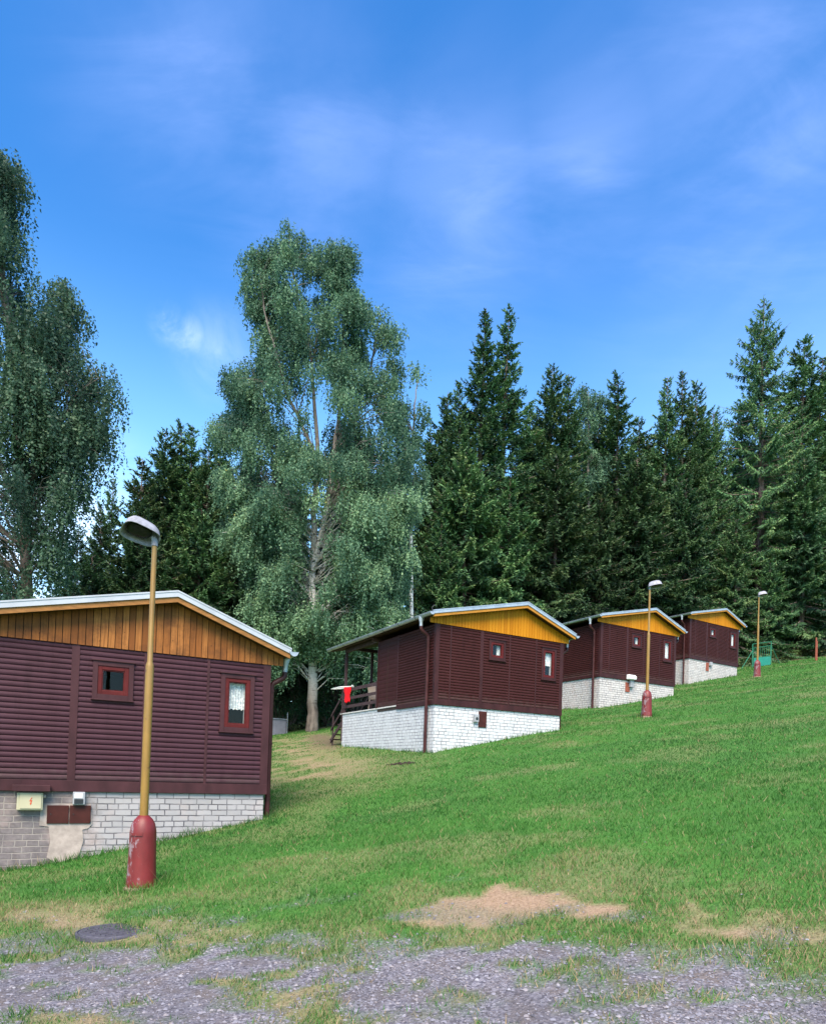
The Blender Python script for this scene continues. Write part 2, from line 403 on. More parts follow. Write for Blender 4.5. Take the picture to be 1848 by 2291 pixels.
def unit(a): return a / np.maximum(np.linalg.norm(a, axis=-1, keepdims=True), 1e-9)
def blades(P, D, Nn, L, W, shape='rhomb'):
    """rhombus leaves at P along D (unit), widened along Nn (unit)"""
    L = L[:, None]; W = W[:, None]
    return np.stack([P, P + D * L * .45 + Nn * W * .5, P + D * L, P + D * L * .45 - Nn * W * .5], 1)

# ------------------------------------------------------------------ ground
def poly_mask(x, y, poly, soft):
    """signed soft inside mask of a polygon in world xy"""
    x = np.asarray(x, float); y = np.asarray(y, float)
    inside = np.zeros(x.shape, bool); d = np.full(x.shape, 1e9); n = len(poly)
    for i in range(n):
        x0, y0 = poly[i]; x1, y1 = poly[(i + 1) % n]
        c = ((y0 > y) != (y1 > y)) & (x < (x1 - x0) * (y - y0) / (y1 - y0 + 1e-12) + x0); inside ^= c
        t = np.clip(((x - x0) * (x1 - x0) + (y - y0) * (y1 - y0)) / ((x1 - x0) ** 2 + (y1 - y0) ** 2), 0, 1)
        d = np.minimum(d, np.hypot(x - x0 - t * (x1 - x0), y - y0 - t * (y1 - y0)))
    return np.clip(.5 + np.where(inside, d, -d) / soft, 0, 1)
def gpoly(pts): return [tuple(on_ground(*p)[:2]) for p in pts]
GRAVEL = gpoly([(-60, 1975), (0, 1970), (120, 1985), (200, 1998), (420, 1988), (560, 1975), (690, 1962), (760, 1970), (860, 1990), (1000, 1968), (1110, 1978), (1250, 1998), (1420, 2020), (1580, 2030), (1800, 2060)]) + [(6, 2.5), (-8, 2.5)]
DRY1 = gpoly([(800, 1928), (900, 1897), (985, 1880), (1060, 1868), (1120, 1878), (1215, 1890), (1335, 1908), (1290, 1924), (1160, 1930), (1060, 1940), (900, 1945)])
DRY2 = gpoly([(1385, 1948), (1450, 1932), (1550, 1924), (1640, 1938), (1705, 1952), (1690, 1980), (1560, 1990), (1480, 1975)])
DRYLEFT = gpoly([(-20, 1900), (250, 1885), (420, 1900), (560, 1920), (760, 1935), (780, 1955), (600, 1966), (420, 1985), (180, 1970), (-20, 1960)])
DRYHOUSE = gpoly([(575, 1560), (660, 1545), (720, 1560), (760, 1590), (830, 1605), (760, 1640), (650, 1660), (590, 1640)])
DIRTSTAIR = gpoly([(640, 1548), (690, 1540), (722, 1560), (712, 1578), (650, 1568)])
FOREST_EDGE = [(-60, 40), (-16, 37.5), (-9, 39), (-3.2, 39), (2, 40.5), (10, 45.5), (18, 52.5), (25, 55), (33, 56.5), (60, 60), (400, 200), (400, 400), (-400, 400), (-400, 60)]
def kinds(x, y):
    n1 = fbm(x * 1.7, y * 1.7, 21, 4) - .5; n2 = fbm(x * .55, y * .55, 31, 4) - .5; n3 = fbm(x * 4.5, y * 4.5, 41, 3) - .5
    xx = x + n1 * .5; yy = y + n3 * .6 + n1 * .3
    gv = poly_mask(xx, yy, GRAVEL, .35)
    tuft = np.clip((fbm(x * 1.5, y * 2.6, 51, 4) - .555 - .03 * (x > 1.2)) * 10, 0, 1)
    tuft = np.maximum(tuft, np.clip((fbm(x * 3.2, y * 5.0, 57, 3) - .60) * 9, 0, 1)); gv = gv * (1 - .95 * tuft)
    worn = np.clip(poly_mask(x + n1 * 2.2, y + n1 * 1.8, GRAVEL, 2.6) * 1.3, 0, 1)
    bare = worn * np.clip((fbm(x * 2.2, y * 3.2, 61, 4) - .5) * 8, 0, 1) * .8
    gv = np.maximum(gv, bare * (y < 8.5))
    st = np.maximum(poly_mask(x + n1 * .5, y + n3 * .6, DRY1, .22), poly_mask(x + n1 * .9, y + n3 * .9, DRY2, .35) * .9)
    st = np.maximum(st, poly_mask(x + n1 * 1.5, y + n1 * 1.5, DRYLEFT, 1.3) * np.clip(.5 + n1 * 3.2, 0, 1) * .85)
    st = np.maximum(st, poly_mask(x + n1 * 3, y + n2 * 5, DRYHOUSE, 3.8) * np.clip(.80 + n1 * 1.4, 0, 1) * .95)
    st = np.maximum(st, np.clip((n2 - .2) * 4, 0, .2))
    st = np.maximum(st, worn * np.clip(.42 + n1 * 2.4, 0, .85))
    st = np.maximum(st, np.clip((fbm(x * .5, y * .9, 131, 4) - .60) * 3.5, 0, .28))
    fo = poly_mask(x + n1 * 2, y + n1 * 3, FOREST_EDGE, 1.6)
    di = np.maximum(poly_mask(x + n1, y + n1, DIRTSTAIR, .9) * .8, fo)
    return gv, st * (1 - gv) * (1 - fo), di
def grid_axis(segs):
    out = []
    for a, b, s in segs: out += list(np.arange(a, b, s))
    return np.array(out + [segs[-1][1]])
gx = grid_axis([(-900, -60, 40), (-60, -16, 2), (-16, -8, .5), (-8, 8, .09), (8, 30, .5), (30, 70, 2), (70, 900, 40)])
gy = grid_axis([(-300, -6, 14), (-6, 3, .6), (3, 12, .09), (12, 30, .35), (30, 66, .6), (66, 110, 4), (110, 1500, 60)])
GX, GY = np.meshgrid(gx, gy); GZ = ground(GX, GY)
nx, ny = len(gx), len(gy)
me = bpy.data.meshes.new('ground'); V = np.stack([GX, GY, GZ], -1).reshape(-1, 3).astype(np.float32)
idx = np.arange(nx * ny).reshape(ny, nx)
Fq = np.stack([idx[:-1, :-1], idx[:-1, 1:], idx[1:, 1:], idx[1:, :-1]], -1).reshape(-1, 4)
me.vertices.add(len(V)); me.vertices.foreach_set('co', V.ravel())
me.loops.add(Fq.size); me.loops.foreach_set('vertex_index', Fq.ravel().astype(np.int32))
me.polygons.add(len(Fq)); me.polygons.foreach_set('loop_start', np.arange(0, Fq.size, 4, dtype=np.int32))
kg, ks, kd = kinds(GX.ravel(), GY.ravel())
ca = me.attributes.new('kind', 'FLOAT_COLOR', 'POINT')
ca.data.foreach_set('color', np.stack([kg, ks, kd, np.ones_like(kg)], -1).astype(np.float32).ravel())
me.update(calc_edges=True); me.shade_smooth(); me.materials.append(M['ground'])
go = bpy.data.objects.new('ground', me); COL.objects.link(go); tag(go, kind='structure')

HOUSES = [(-2.655, 12.471, -.441 + EYE, .498), (4.681, 22.159, 2.043 + EYE, .512), (11.982, 31.929, 4.461 + EYE, .525), (19.973, 42.837, 7.335 + EYE, .56)]
W, H, XR, GABLE, OF, OE, OZ, DEPTH, PORCH = 4.73, 2.35, 1.676, 1.0, .28, .293, .268, 3.69, 6.63
def in_house(x, y, pad=0.0):
    r = np.zeros(np.shape(x), bool)
    for hx, hy, hz, th in HOUSES:
        u = (x - hx) * math.cos(th) + (y - hy) * math.sin(th); d = -(x - hx) * math.sin(th) + (y - hy) * math.cos(th)
        r |= (u < pad) & (u > -W - pad) & (d > -pad) & (d < PORCH + pad)
    return r

# grass blades: thinning out with distance from the path
def make_grass():
    N = 520000
    y = 3.6 * np.exp(rng.random(N) * math.log(58 / 3.6)); x = (rng.random(N) * 2 - 1) * (y * .66 + 1.2)
    gv, st, di = kinds(x, y)
    clump = fbm(x * 6, y * 6, 71, 2)
    t_near = np.clip((9.5 - y) / 3, 0, 1); keep = (rng.random(N) > gv * 1.02) & (rng.random(N) > t_near * .25) & (rng.random(N) > np.clip(di * 1.2, 0, .96)) & (rng.random(N) > np.clip(st - .35, 0, .6) * 1.5) & ~in_house(x, y, -.02)
    x, y, gv, st, di, clump = [a[keep] for a in (x, y, gv, st, di, clump)]; n = len(x)
    z = ground(x, y)
    edge = np.clip(1 - np.abs(gv - .35) * 2.5, 0, 1)
    near_wall = in_house(x, y, .22)
    for q in ((296.5, 1864), (1358.5, 1507), (1591, 1423)):
        lp = on_ground(*q); near_wall = near_wall | (np.hypot(x - lp.x, y - lp.y) < .42)
    hgt = (.020 + .020 * rng.random(n) + .018 * clump) * (1 + y / 60) * (1 + .7 * edge) * np.where(st > .5, .6, 1) * np.where(y > 12, .88, 1) * np.where(near_wall, 2.3, 1) * (.7 + .75 * fbm(x * 2.4, y * 2.4, 151, 3) ** 1.5)
    tallstalk = rng.random(n) < .010; hgt = np.where(tallstalk & (y < 11), hgt * 1.7, hgt)
    w = (.0026 + .0028 * rng.random(n)) * (1 + y / 6)
    a = rng.random(n) * 2 * math.pi; lean = .25 + .75 * rng.random(n)
    b = rng.random(n) * 2 * math.pi
    P = np.stack([x, y, z - .004], 1); side = np.stack([np.cos(b), np.sin(b), np.zeros(n)], 1) * (w / 2)[:, None]
    d = np.stack([np.cos(a) * lean, np.sin(a) * lean, np.ones(n)], 1)
    tip = P + d * hgt[:, None]
    V = np.stack([P - side, P + side, tip], 1)
    n1 = fbm(x * 1.7, y * 1.7, 81, 4); n2 = fbm(x * .35, y * .5, 91, 4)
    band = fbm((x * .62 - y * .78) * 1.1, (x * .78 + y * .62) * .12, 161, 3)
    t = .29 + (n1 - .5) * .45 + (n2 - .5) * .5 + (band - .5) * .5 + rng.normal(0, .11, n) + st * .62 * (rng.random(n) < .35 + st * .6)
    t = t + np.clip((8.8 - y) / 3, 0, 1) * .5 * (rng.random(n) < .42)
    t = np.where((rng.random(n) < .05) | tallstalk, .75 + .25 * rng.random(n), t)
    o = fast_mesh('grass', V.reshape(-1, 3), 3, 'grass', None, np.clip(t, 0, 1))
    tag(o, 'mown green lawn with straw coloured blades growing up the slope', 'grass', kind='stuff')
make_grass()
def make_gravel():
    N = 90000
    y = 3.6 * np.exp(rng.random(N) * math.log(9.5 / 3.6)); x = (rng.random(N) * 2 - 1) * (y * .66 + 1.0)
    gv, st, di = kinds(x, y); k = rng.random(N) < gv * (.35 + .6 * np.clip((fbm(x * 1.3, y * 1.9, 141, 4) - .4) * 5, 0, 1)) + .006
    x, y = x[k], y[k]; n = len(x); z = ground(x, y)
    r = .0035 + .011 * rng.random(n) ** 5 + .0035 * rng.random(n)
    oc = np.array([(1, 0, 0), (0, 1, 0), (-1, 0, 0), (0, -1, 0), (0, 0, 1)], float)
    v = oc[None] * (r[:, None] * (1 + .5 * rng.random((n, 5))))[:, :, None] * np.array([1.15, 1, .6])
    a = rng.random(n) * 6.28; c, s = np.cos(a)[:, None], np.sin(a)[:, None]
    vx = v[:, :, 0] * c - v[:, :, 1] * s; vy = v[:, :, 0] * s + v[:, :, 1] * c; vz = v[:, :, 2] + rng.normal(0, .12, (n, 5)) * r[:, None]
    vv = np.stack([vx + x[:, None], vy + y[:, None], vz + z[:, None] + .001], -1).reshape(-1, 3).astype(np.float32)
    tri = np.array([(0, 1, 4), (1, 2, 4), (2, 3, 4), (3, 0, 4)]); F = (np.arange(n)[:, None, None] * 5 + tri[None]).reshape(-1)
    me = bpy.data.meshes.new('gravel'); me.vertices.add(len(vv)); me.vertices.foreach_set('co', vv.ravel())
    me.loops.add(len(F)); me.loops.foreach_set('vertex_index', F.astype(np.int32))
    me.polygons.add(len(F) // 3); me.polygons.foreach_set('loop_start', np.arange(0, len(F), 3, dtype=np.int32))
    me.update(calc_edges=True); me.materials.append(M['pebble'])
    o = bpy.data.objects.new('gravel', me); COL.objects.link(o)
    tag(o, 'loose grey lavender gravel of the yard below the lawn', 'gravel', kind='stuff')
make_gravel()

# ------------------------------------------------------------------ cabins
def roof_top(x):
    return H + OZ + ((OE - x) * (GABLE - OZ) / (XR + OE) if x > -XR else (x + W + OE) * (GABLE - OZ) / (W + OE - XR))
PROF = [(0, 0), (.07, .010), (.25, .019), (.5, .0225), (.75, .019), (.93, .010), (1, 0)]
def courses(mb, T, u0, u1, z0, z1, h=.0835, relief=1.0):
    """half-round boards between u0..u1 and z0..z1; boards keep one module so that they line up across openings"""
    if u1 - u0 < .01 or z1 - z0 < .01: return
    k0 = math.floor(z0 / h + 1e-6); k1 = math.ceil(z1 / h - 1e-6)
    pts = []
    for k in range(k0, k1):
        for f, n in PROF[:-1]:
            z = (k + f) * h
            if z0 <= z <= z1: pts.append((z, n * relief))
    pts = [(z0, 0)] + [p for p in pts if z0 + .002 < p[0] < z1 - .002] + [(z1, 0)]
    vs = []; fs = []
    for z, n in pts: vs += [T(u0, n + .004, z), T(u1, n + .004, z)]
    for i in range(len(pts) - 1): fs.append((2 * i, 2 * i + 1, 2 * i + 3, 2 * i + 2))
    mb.add(vs, fs)
def window(cabin, s0, s1, z0, z1, curtain, faded, small):
    ca = .075
    w = MB(); y0, y1 = -.052, .0
    def border(mb, x0, x1, za, zb, t, ya, yb):
        mb.box((x0, ya, za), (x0 + t, yb, zb)); mb.box((x1 - t, ya, za), (x1, yb, zb))
        mb.box((x0 + t, ya + .002, za), (x1 - t, yb - .002, za + t)); mb.box((x0 + t, ya + .002, zb - t), (x1 - t, yb - .002, zb))
    x0, x1 = -s1, -s0
    border(w, x0, x1, z0, z1, ca, y0, .06)
    w.box((x0 - .02, y0 - .022, z1), (x1 + .02, .0, z1 + .022))
    w.box((x0 - .015, y0 - .02, z0 - .025), (x1 + .015, .0, z0))
    wo = w.build('window', 'trim_faded' if faded else 'trim', cabin, bevel=.004)
    f = MB(); border(f, x0 + ca, x1 - ca, z0 + ca, z1 - ca, .062, -.038, .05)
    f.build('sash', 'red_frame', wo, bevel=.005)
    i = ca + .062
    b = MB(); border(b, x0 + i, x1 - i, z0 + i, z1 - i, .016, -.024, .03)
    b.build('glazing_bead', 'red_frame', wo)
    p = MB(); p.add([(x0 + i, .006, z0 + i), (x1 - i, .006, z0 + i), (x1 - i, .006, z1 - i), (x0 + i, .006, z1 - i)], [(0, 1, 2, 3)]); p.build('pane', 'glass', wo)
    for xa, xb in ((x1 - i - .004, x1 - i + .012), (x0 + i - .012, x0 + i + .004)):
        r = MB(); r.box((xa, .055, z0 + i), (xb, .13, z1 - i)); r.build('reveal', 'reveal', wo)
    if curtain:
        zb = z0 + i + (z1 - z0 - 2 * i) * curtain
        n = 40; vs = []; fs = []; xa, xb = (x0 + i - .02, x1 - i + .02) if not small else (x1 - i - .11, x1 - i + .01)
        for k in range(n + 1):
            x = xa + (xb - xa) * k / n; y = .085 + .014 * math.sin(k * 1.25)
            hem = zb + .022 * abs(math.sin(k * .39)); vs += [(x, y, hem), (x, y, z1 - i + .03)]
        for k in range(n): fs.append((2 * k, 2 * k + 2, 2 * k + 3, 2 * k + 1))
        c = MB(); c.add(vs, fs); c.build('curtain', 'lace', wo, smooth=True)
    return wo
def cabin(i, label, old=False, curtain=.35, brick='brick', smallcurtain=0):
    hx, hy, hz, th = HOUSES[i]
    c = empty('cabin', (hx, hy, hz), th); tag(c, label, 'cabin', 'brown timber cabins stepping up the slope')
    inv = c.matrix_basis.inverted()
    def gz(x, y):
        p = Matrix.Translation((hx, hy, hz)) @ Matrix.Rotation(th, 4, 'Z') @ Vector((x, y, 0)); return float(ground(p.x, p.y)) - hz
    tr = 'trim_faded' if old else 'trim'; sd = 'siding_faded' if old else 'siding'
    # foundation
    b = MB(); b.box((-W + .015, .015, -2.6), (-.015, 2.27, -.001)); b.box((-W + .015, 2.2701, -2.6), (-.015, PORCH, .085))
    b.build('foundation', brick, c)
    b = MB(); b.box((-W - .02, 2.30, .086), (-.0, PORCH + .14, .13)); b.build('porch_slab', 'slab', c, bevel=.008)
    # walls with openings
    wins = [(2.281, 2.896, 1.495, 2.105), (.267, .859, 1.088, 2.10)]
    seams = [(W + .0, .11), (4.247, .045), (3.147, .115), (2.102, .045), (1.075, .045), (0.0, .11)]
    core = MB(); sid = MB(); T = lambda u, n, z: (u, -n, z)
    xs = sorted({-W, 0.0} | {-a for w in wins for a in w[:2]})
    for xa, xb in zip(xs[:-1], xs[1:]):
        xm = -(xa + xb) / 2; w = [q for q in wins if q[0] < xm < q[1]]
        rng_ = [(0, H)] if not w else [(0, w[0][2]), (w[0][3], H)]
        for za, zb in rng_:
            core.box((xa, 0, za), (xb, .09, zb)); courses(sid, T, xa, xb, max(za, .1), zb)
    core.box((-W, .0901, 0), (-W + .09, DEPTH, H)); core.box((-.09, .0901, 0), (0, DEPTH, H)); core.box((-W + .0901, DEPTH - .09, 0), (-.0901, DEPTH, H))
    core.box((-W + .0902, .0902, .0), (-.0902, DEPTH - .0902, .06)); core.box((-W + .0902, .0902, H - .05), (-.0902, DEPTH - .0902, H - .001))
    core.build('wall', 'inside', c)
    TL = lambda u, n, z: (-W - n, 2.27 - u, z); TR = lambda u, n, z: (n, u, z); TB = lambda u, n, z: (-u, DEPTH + n, z)
    courses(sid, TL, 0, 2.27, .1, H); courses(sid, TR, 0, DEPTH, .1, H); courses(sid, TB, 0, W, .13, H)
    sid.build('siding', sd, c)
    pn = MB()
    for a, z in ((2.30, 2.985), (3.025, 3.66)):
        courses(pn, lambda u, n, zz: (-W - n, -u, zz), -z, -a, .131, H, .147, .35)
    pn.build('smooth_panel', sd, c)
    for s, w in seams:
        xa, xb = -s - w / 2, -s + w / 2
        if s == 0: xa, xb = -.11, .028
        if s >= W: xa, xb = -W - .028, -W + .10
        segs = [(.16, H)]
        for q in wins:
            if q[0] - .01 < s < q[1] + .01: segs = [(.16, q[2] - .03), (q[3] + .025, H)]
        for za, zb in segs:
            bt = MB(); bt.box((xa, -.031, za), (xb, .0, zb))
            if s == 0: bt.box((0, .0005, za), (.026, .09, zb))
            if s >= W: bt.box((-W - .026, .0005, za), (-W, .09, zb))
            bt.build('batten', tr, c, bevel=.003)
    for d in (2.24, 3.67):
        bt = MB(); bt.box((-W - .03, d, .13 if d > 2.25 else .0), (-W, d + .06, H)); bt.build('batten', tr, c, bevel=.003)
    bt = MB(); bt.box((-W - .008, 2.985, .131), (-W, 3.025, H)); bt.build('batten', 'soffit', c)
    bm_ = MB(); bm_.box((-W - .03, -.036, -.012), (.03, .0, .165)); bm_.box((-W - .034, .0005, -.010), (-W, 2.24, .11)); bm_.box((0, .0005, -.010), (.034, DEPTH, .11))
    bm_.build('sill_beam', tr, c, bevel=.004)
    for k, q in enumerate(wins):
        window(c, *q, curtain if k else smallcurtain, old, k == 0)
    # gable boards
    g = MB(); x = -W - .24; r = random.Random(5 + i)
    while x < .23:
        wd = .098 + r.random() * .02; xe = min(x + wd - .010, .24)
        if xe - x > .02:
            pts = [x, xe] if not (x < -XR < xe) else [x, -XR, xe]
            y0 = -.05 - r.random() * .004
            xe -= .002; poly = [(x, y0, H - .02), (xe, y0, H - .02)] + [(p, y0, roof_top(p) - .13) for p in pts[::-1]]
            if poly[2][2] > H: g.prism(poly, (0, .02, 0))
        x += wd
    g.build('gable_boards', 'boards_old' if old else 'boards', c)
    gb = MB(); gb.prism([(-W - .25, 0, H + .0), (.25, 0, H + .0), (.25, 0, roof_top(.25) - .13), (-XR, 0, roof_top(-XR) - .13), (-W - .25, 0, roof_top(-W - .25) - .13)], (0, -.028, 0))
    gb.prism([(-W - .25, DEPTH, H + .0), (.25, DEPTH, H + .0), (.25, DEPTH, roof_top(.25) - .13), (-XR, DEPTH, roof_top(-XR) - .13), (-W - .25, DEPTH, roof_top(-W - .25) - .13)], (0, .05, 0))
    gb.build('gable_backing', 'soffit', c)
    # roof
    def band(y0, y1, t0, t1, xa=OE, xb=-W - OE):
        P = [(xa, y0, roof_top(xa) - t0), (-XR, y0, roof_top(-XR) - t0), (xb, y0, roof_top(xb) - t0), (xb, y0, roof_top(xb) - t1), (-XR, y0, roof_top(-XR) - t1), (xa, y0, roof_top(xa) - t1)]
        return P, (0, y1 - y0, 0)
    BACK = 7.28
    rf = MB(); rf.prism(*band(-OF, BACK, 0, .045)); ro = rf.build('roof', 'roof_sheet', c)
    q = MB(); q.prism(*band(-OF + .03, BACK - .02, .046, .15, OE - .02, -W - OE + .02)); q.build('soffit', 'soffit', ro)
    q = MB(); q.prism(*band(-OF - .035, -OF - .001, -.014, .092, OE + .012, -W - OE - .012)); q.prism(*band(-OF - .043, -OF - .0355, -.014, .012, OE + .016, -W - OE - .016))
    q.build('verge_trim', 'zinc_white' if old else 'zinc', ro)
    q = MB(); q.prism(*band(-OF - .012, -OF + .028, .0925, .178, OE - .005, -W - OE + .005)); q.build('barge_board', 'fascia_old' if old else 'fascia', ro)
    for sx, cx in ((1, OE + .055), (-1, -W - OE - .055)):
        gt = MB(); R_, zc = .078, roof_top(OE) - .055; n = 10
        for rr, rev in ((R_, False), (R_ - .006, True)):
            vs = []; fs = []
            for k in range(n + 1):
                a = math.pi + math.pi * k / n
                for y in (-OF - .05, BACK + .05): vs.append((cx + rr * math.cos(a), y, zc + rr * math.sin(a)))
            for k in range(n): fs.append((2 * k, 2 * k + 1, 2 * k + 3, 2 * k + 2))
            gt.add(vs, fs)
        for y in (-OF - .05, BACK + .05):
            gt.prism([(cx + (R_ - .001) * math.cos(math.pi + math.pi * k / n), y, zc + (R_ - .001) * math.sin(math.pi + math.pi * k / n)) for k in range(n + 1)], (0, .004 if y < 0 else -.004, 0))
        for ex in (-1, 1): gt.tube([(cx + ex * R_, -OF - .05, zc), (cx + ex * R_, BACK + .05, zc)], .008, 6)
        gto = gt.build('gutter', 'zinc', c, smooth=True)
        yy = .55
        while yy < BACK:
            cl = MB()
            pts = [(cx + (R_ + .004) * math.cos(math.pi + math.pi * k / 8), yy, zc + (R_ + .004) * math.sin(math.pi + math.pi * k / 8)) for k in range(9)]
            for p0, p1 in zip(pts[:-1], pts[1:]):
                cl.add([(p0[0], yy, p0[2]), (p0[0], yy + .025, p0[2]), (p1[0], yy + .025, p1[2]), (p1[0], yy, p1[2])], [(0, 1, 2, 3)])
            yy += 1.05; cl.build('gutter_clip', 'dark_box', gto)
        wx = .105 if sx > 0 else -W - .095; py = .17 if sx > 0 else .30
        zt = zc - R_
        hp = MB(); hp.lathe([(.085, .07), (.085, .02), (.05, -.09), (.05, -.20)], 12, (cx - sx * .0, py, zt - .03)); hp.build('hopper', 'zinc', gto, smooth=True)
        dp = MB(); zb = gz(wx, py) - .02
        dp.tube([(cx, py, zt - .20), (cx, py, zt - .30), (cx - (cx - wx) * .12, py, zt - .345), (wx + (cx - wx) * .12, py, zt - .46), (wx, py, zt - .52), (wx, py, -.3), (wx, py, zb)], .05, 10)
        for z in (zt - .62, .9, -.12): dp.tube([(wx, py, z), (wx, py, z + .035)], .058, 10)
        dp.build('downpipe', 'pipe', c, smooth=True)
    # porch
    p = MB()
    for px in (-W + .05, -W + 1.1, -.06):
        po = MB(); po.box((px - .045, 6.46, .13), (px + .045, 6.55, H + .16)); po.build('porch_post', 'deckwood', c, bevel=.005)
    po = MB(); po.box((-W + .0, DEPTH + .04, H + .02), (-W + .09, 6.56, H + .17)); po.box((-W + .0, 6.44, H + .1601), (-.02, 6.57, H + .27)); po.build('porch_beam', 'deckwood', c)
    rails = ((.90, 1.02), (.60, .70), (.30, .405))
    rl = MB()
    for za, zb in rails: rl.box((-W - .012, 3.7999, za), (-W + .018, 6.6002, zb))
    rl.box((-W - .03, 3.75, .131), (-W + .04, 3.80, 1.05)); rl.box((-W - .02, 6.60, -.9), (-W + .04, 6.66, 1.0)); rl.build('porch_railing', 'deckwood', c, bevel=.004)
    rl = MB()
    for za, zb in rails: rl.box((-W + 1.14, 6.57, za), (-.1, 6.60, zb))
    rl.box((-2.0, 6.6001, .131), (-1.94, 6.64, 1.05)); rl.build('porch_railing', 'deckwood', c, bevel=.004)
    rl = MB()
    for za, zb in rails: rl.box((-.05, 3.8, za), (-.02, 6.45, zb))
    rl.box((-.019, 5.0, .131), (.02, 5.06, 1.05)); rl.build('porch_railing', 'deckwood', c, bevel=.004)
    st = MB(); zg = gz(-W + .5, 7.7)
    for px in (-W + .02, -W + 1.08):
        for za, zb, hh in ((.90, .13, .09), (.33, -.40, .09), (-.10, -.80, .16)):
            if zb < zg - .12: zb = zg - .12
            st.prism([(px, 6.66, za), (px, 7.75, zb), (px, 7.75, zb - hh), (px, 6.66, za - hh)], (.035, 0, 0))
        st.box((px + .036, 7.62, zg - .2), (px + .076, 7.68, .24))
    k = 0; z = -.06
    while z > zg and k < 7:
        st.box((-W + .055, 6.68 + k * .24, z - .035), (-W + 1.08, 6.93 + k * .24, z)); z -= .18; k += 1
    st.build('stair', 'deckwood', c)
    return c, gz

def box_part(name, mat, parent, s0, s1, z0, z1, y0, y1, bevel=.006):
    b = MB(); b.box((-s1, y0, z0), (-s0, y1, z1)); return b.build(name, mat, parent, bevel=bevel)

c1, gz1 = cabin(0, 'nearest brown cabin with weathered orange gable and flaking grey white brick base', True, .34, 'brick_old')
o = box_part('box_cover', 'trim_faded', c1, 3.43, 3.945, -.012, .085, -.20, -.037)
o = box_part('fuse_box', 'cream_box', c1, 3.523, 3.877, -.305, -.033, -.12, .0145, .012)
e = MB(); e.box((-3.836, -.135, -.281), (-3.545, -.1205, -.038)); e.build('lid', 'cream_box', o, bevel=.006)
e = MB(); cx, cz = -3.69, -.16
e.prism([(cx + .012, -.139, cz + .055), (cx - .020, -.139, cz - .006), (cx + .001, -.139, cz - .002), (cx - .006, -.139, cz - .040), (cx - .014, -.139, cz - .036), (cx - .002, -.139, cz - .062), (cx + .016, -.139, cz - .034), (cx + .006, -.139, cz - .038), (cx + .020, -.139, cz + .012), (cx - .002, -.139, cz + .008), (cx + .020, -.139, cz + .052)], (0, .003, 0))
e.build('lightning_symbol', 'symbol', o)
e = MB(); e.tube([(-3.523, -.05, -.09), (-3.485, -.05, -.09)], .028, 12); e.build('cable_gland', 'beige_plastic', o, smooth=True)
o = box_part('meter', 'grey_box', c1, 2.935, 3.11, -.215, -.014, -.10, .0145, .01)
e = MB(); e.box((-3.085, -.106, -.11), (-2.975, -.1005, -.035)); e.build('meter_plate', 'white_plastic', o)
e = MB(); e.box((-3.09, -.108, -.20), (-2.96, -.1005, -.125)); e.build('meter_window', 'dark_box', o)
pl = MB()
poly = [(-3.55, -.215), (-2.84, -.205), (-2.81, -.53), (-2.87, -.60), (-2.95, -.62), (-2.93, -.80), (-2.99, -1.05), (-3.30, -1.15), (-3.44, -1.05), (-3.40, -.80), (-3.43, -.57), (-3.56, -.55)]
pl.prism([(a, .0135, b) for a, b in poly], (0, -.012, 0)); pl.build('plaster_patch', 'plaster', c1)
for s0, s1 in ((3.157, 3.462), (2.84, 3.143)):
    o = box_part('meter_door', 'brown_metal', c1, s0, s1, -.518, -.232, -.022, .001, .004)
    e = MB(); e.tube([(-s1 + .055, -.030, -.37), (-s1 + .055, -.0225, -.37)], .010, 10); e.build('lock', 'dark_box', o)
    for z in (-.30, -.49):
        e = MB(); e.tube([(-s0 - .004, -.026, z), (-s0 - .004, -.026, z + .04)], .008, 8); e.build('hinge', 'brown_metal', o)

c2, gz2 = cabin(1, 'second cabin up the slope with red cloth and clothes airer on its porch rail', False, .42, 'brick', .05)
o = box_part('meter', 'grey_box', c2, 3.215, 3.37, -.43, -.20, -.09, .0145, .01)
e = MB(); e.tube([(-3.29, -.096, -.33), (-3.29, -.0905, -.33)], .045, 14); e.build('meter_window', 'dark_box', o)
o = box_part('meter_door', 'brown_metal', c2, 2.89, 3.17, -.57, -.09, -.02, .0145, .004)
e = MB(); e.tube([(-3.12, -.028, -.33), (-3.12, -.0205, -.33)], .010, 8); e.build('lock', 'dark_box', o)
wr = MB(); wr.tube([(-W - OE + .02, -.2, H + OZ), (-W - OE - .0, -.2, H + OZ + .10), (-W - OE + .06, -.2, H + OZ + .17), (-W - OE + .14, -.2, H + OZ + .15)], .008, 6); wr.build('lightning_wire', 'iron', c2, smooth=True)
c3, gz3 = cabin(2, 'third cabin up the slope, behind the middle lamp, with a white meter hood', False, .02, 'brick_cream', .05)
o = box_part('meter_door', 'rust_post', c3, 2.92, 3.17, -.52, -.10, -.02, .0145, .004)
o = box_part('meter', 'grey_box', c3, 2.78, 2.98, -.30, .02, -.13, -.021, .01)
e = MB(); e.prism([(-3.17, -.037, .02), (-3.17, -.25, .02), (-3.17, -.27, .14), (-3.17, -.17, .23), (-3.17, -.037, .23)], (.42, 0, 0)); e.build('meter_hood', 'white_plastic', c3, bevel=.02)
c4, gz4 = cabin(3, 'farthest and highest brown cabin, beside the green gate', False, .03, 'brick_cream', .05)
o = box_part('meter_door', 'rust_post', c4, 2.88, 3.12, -.58, -.07, -.02, .0145, .004)
o = box_part('meter', 'grey_box', c4, 2.65, 2.87, -.24, -.02, -.12, .0145, .01)

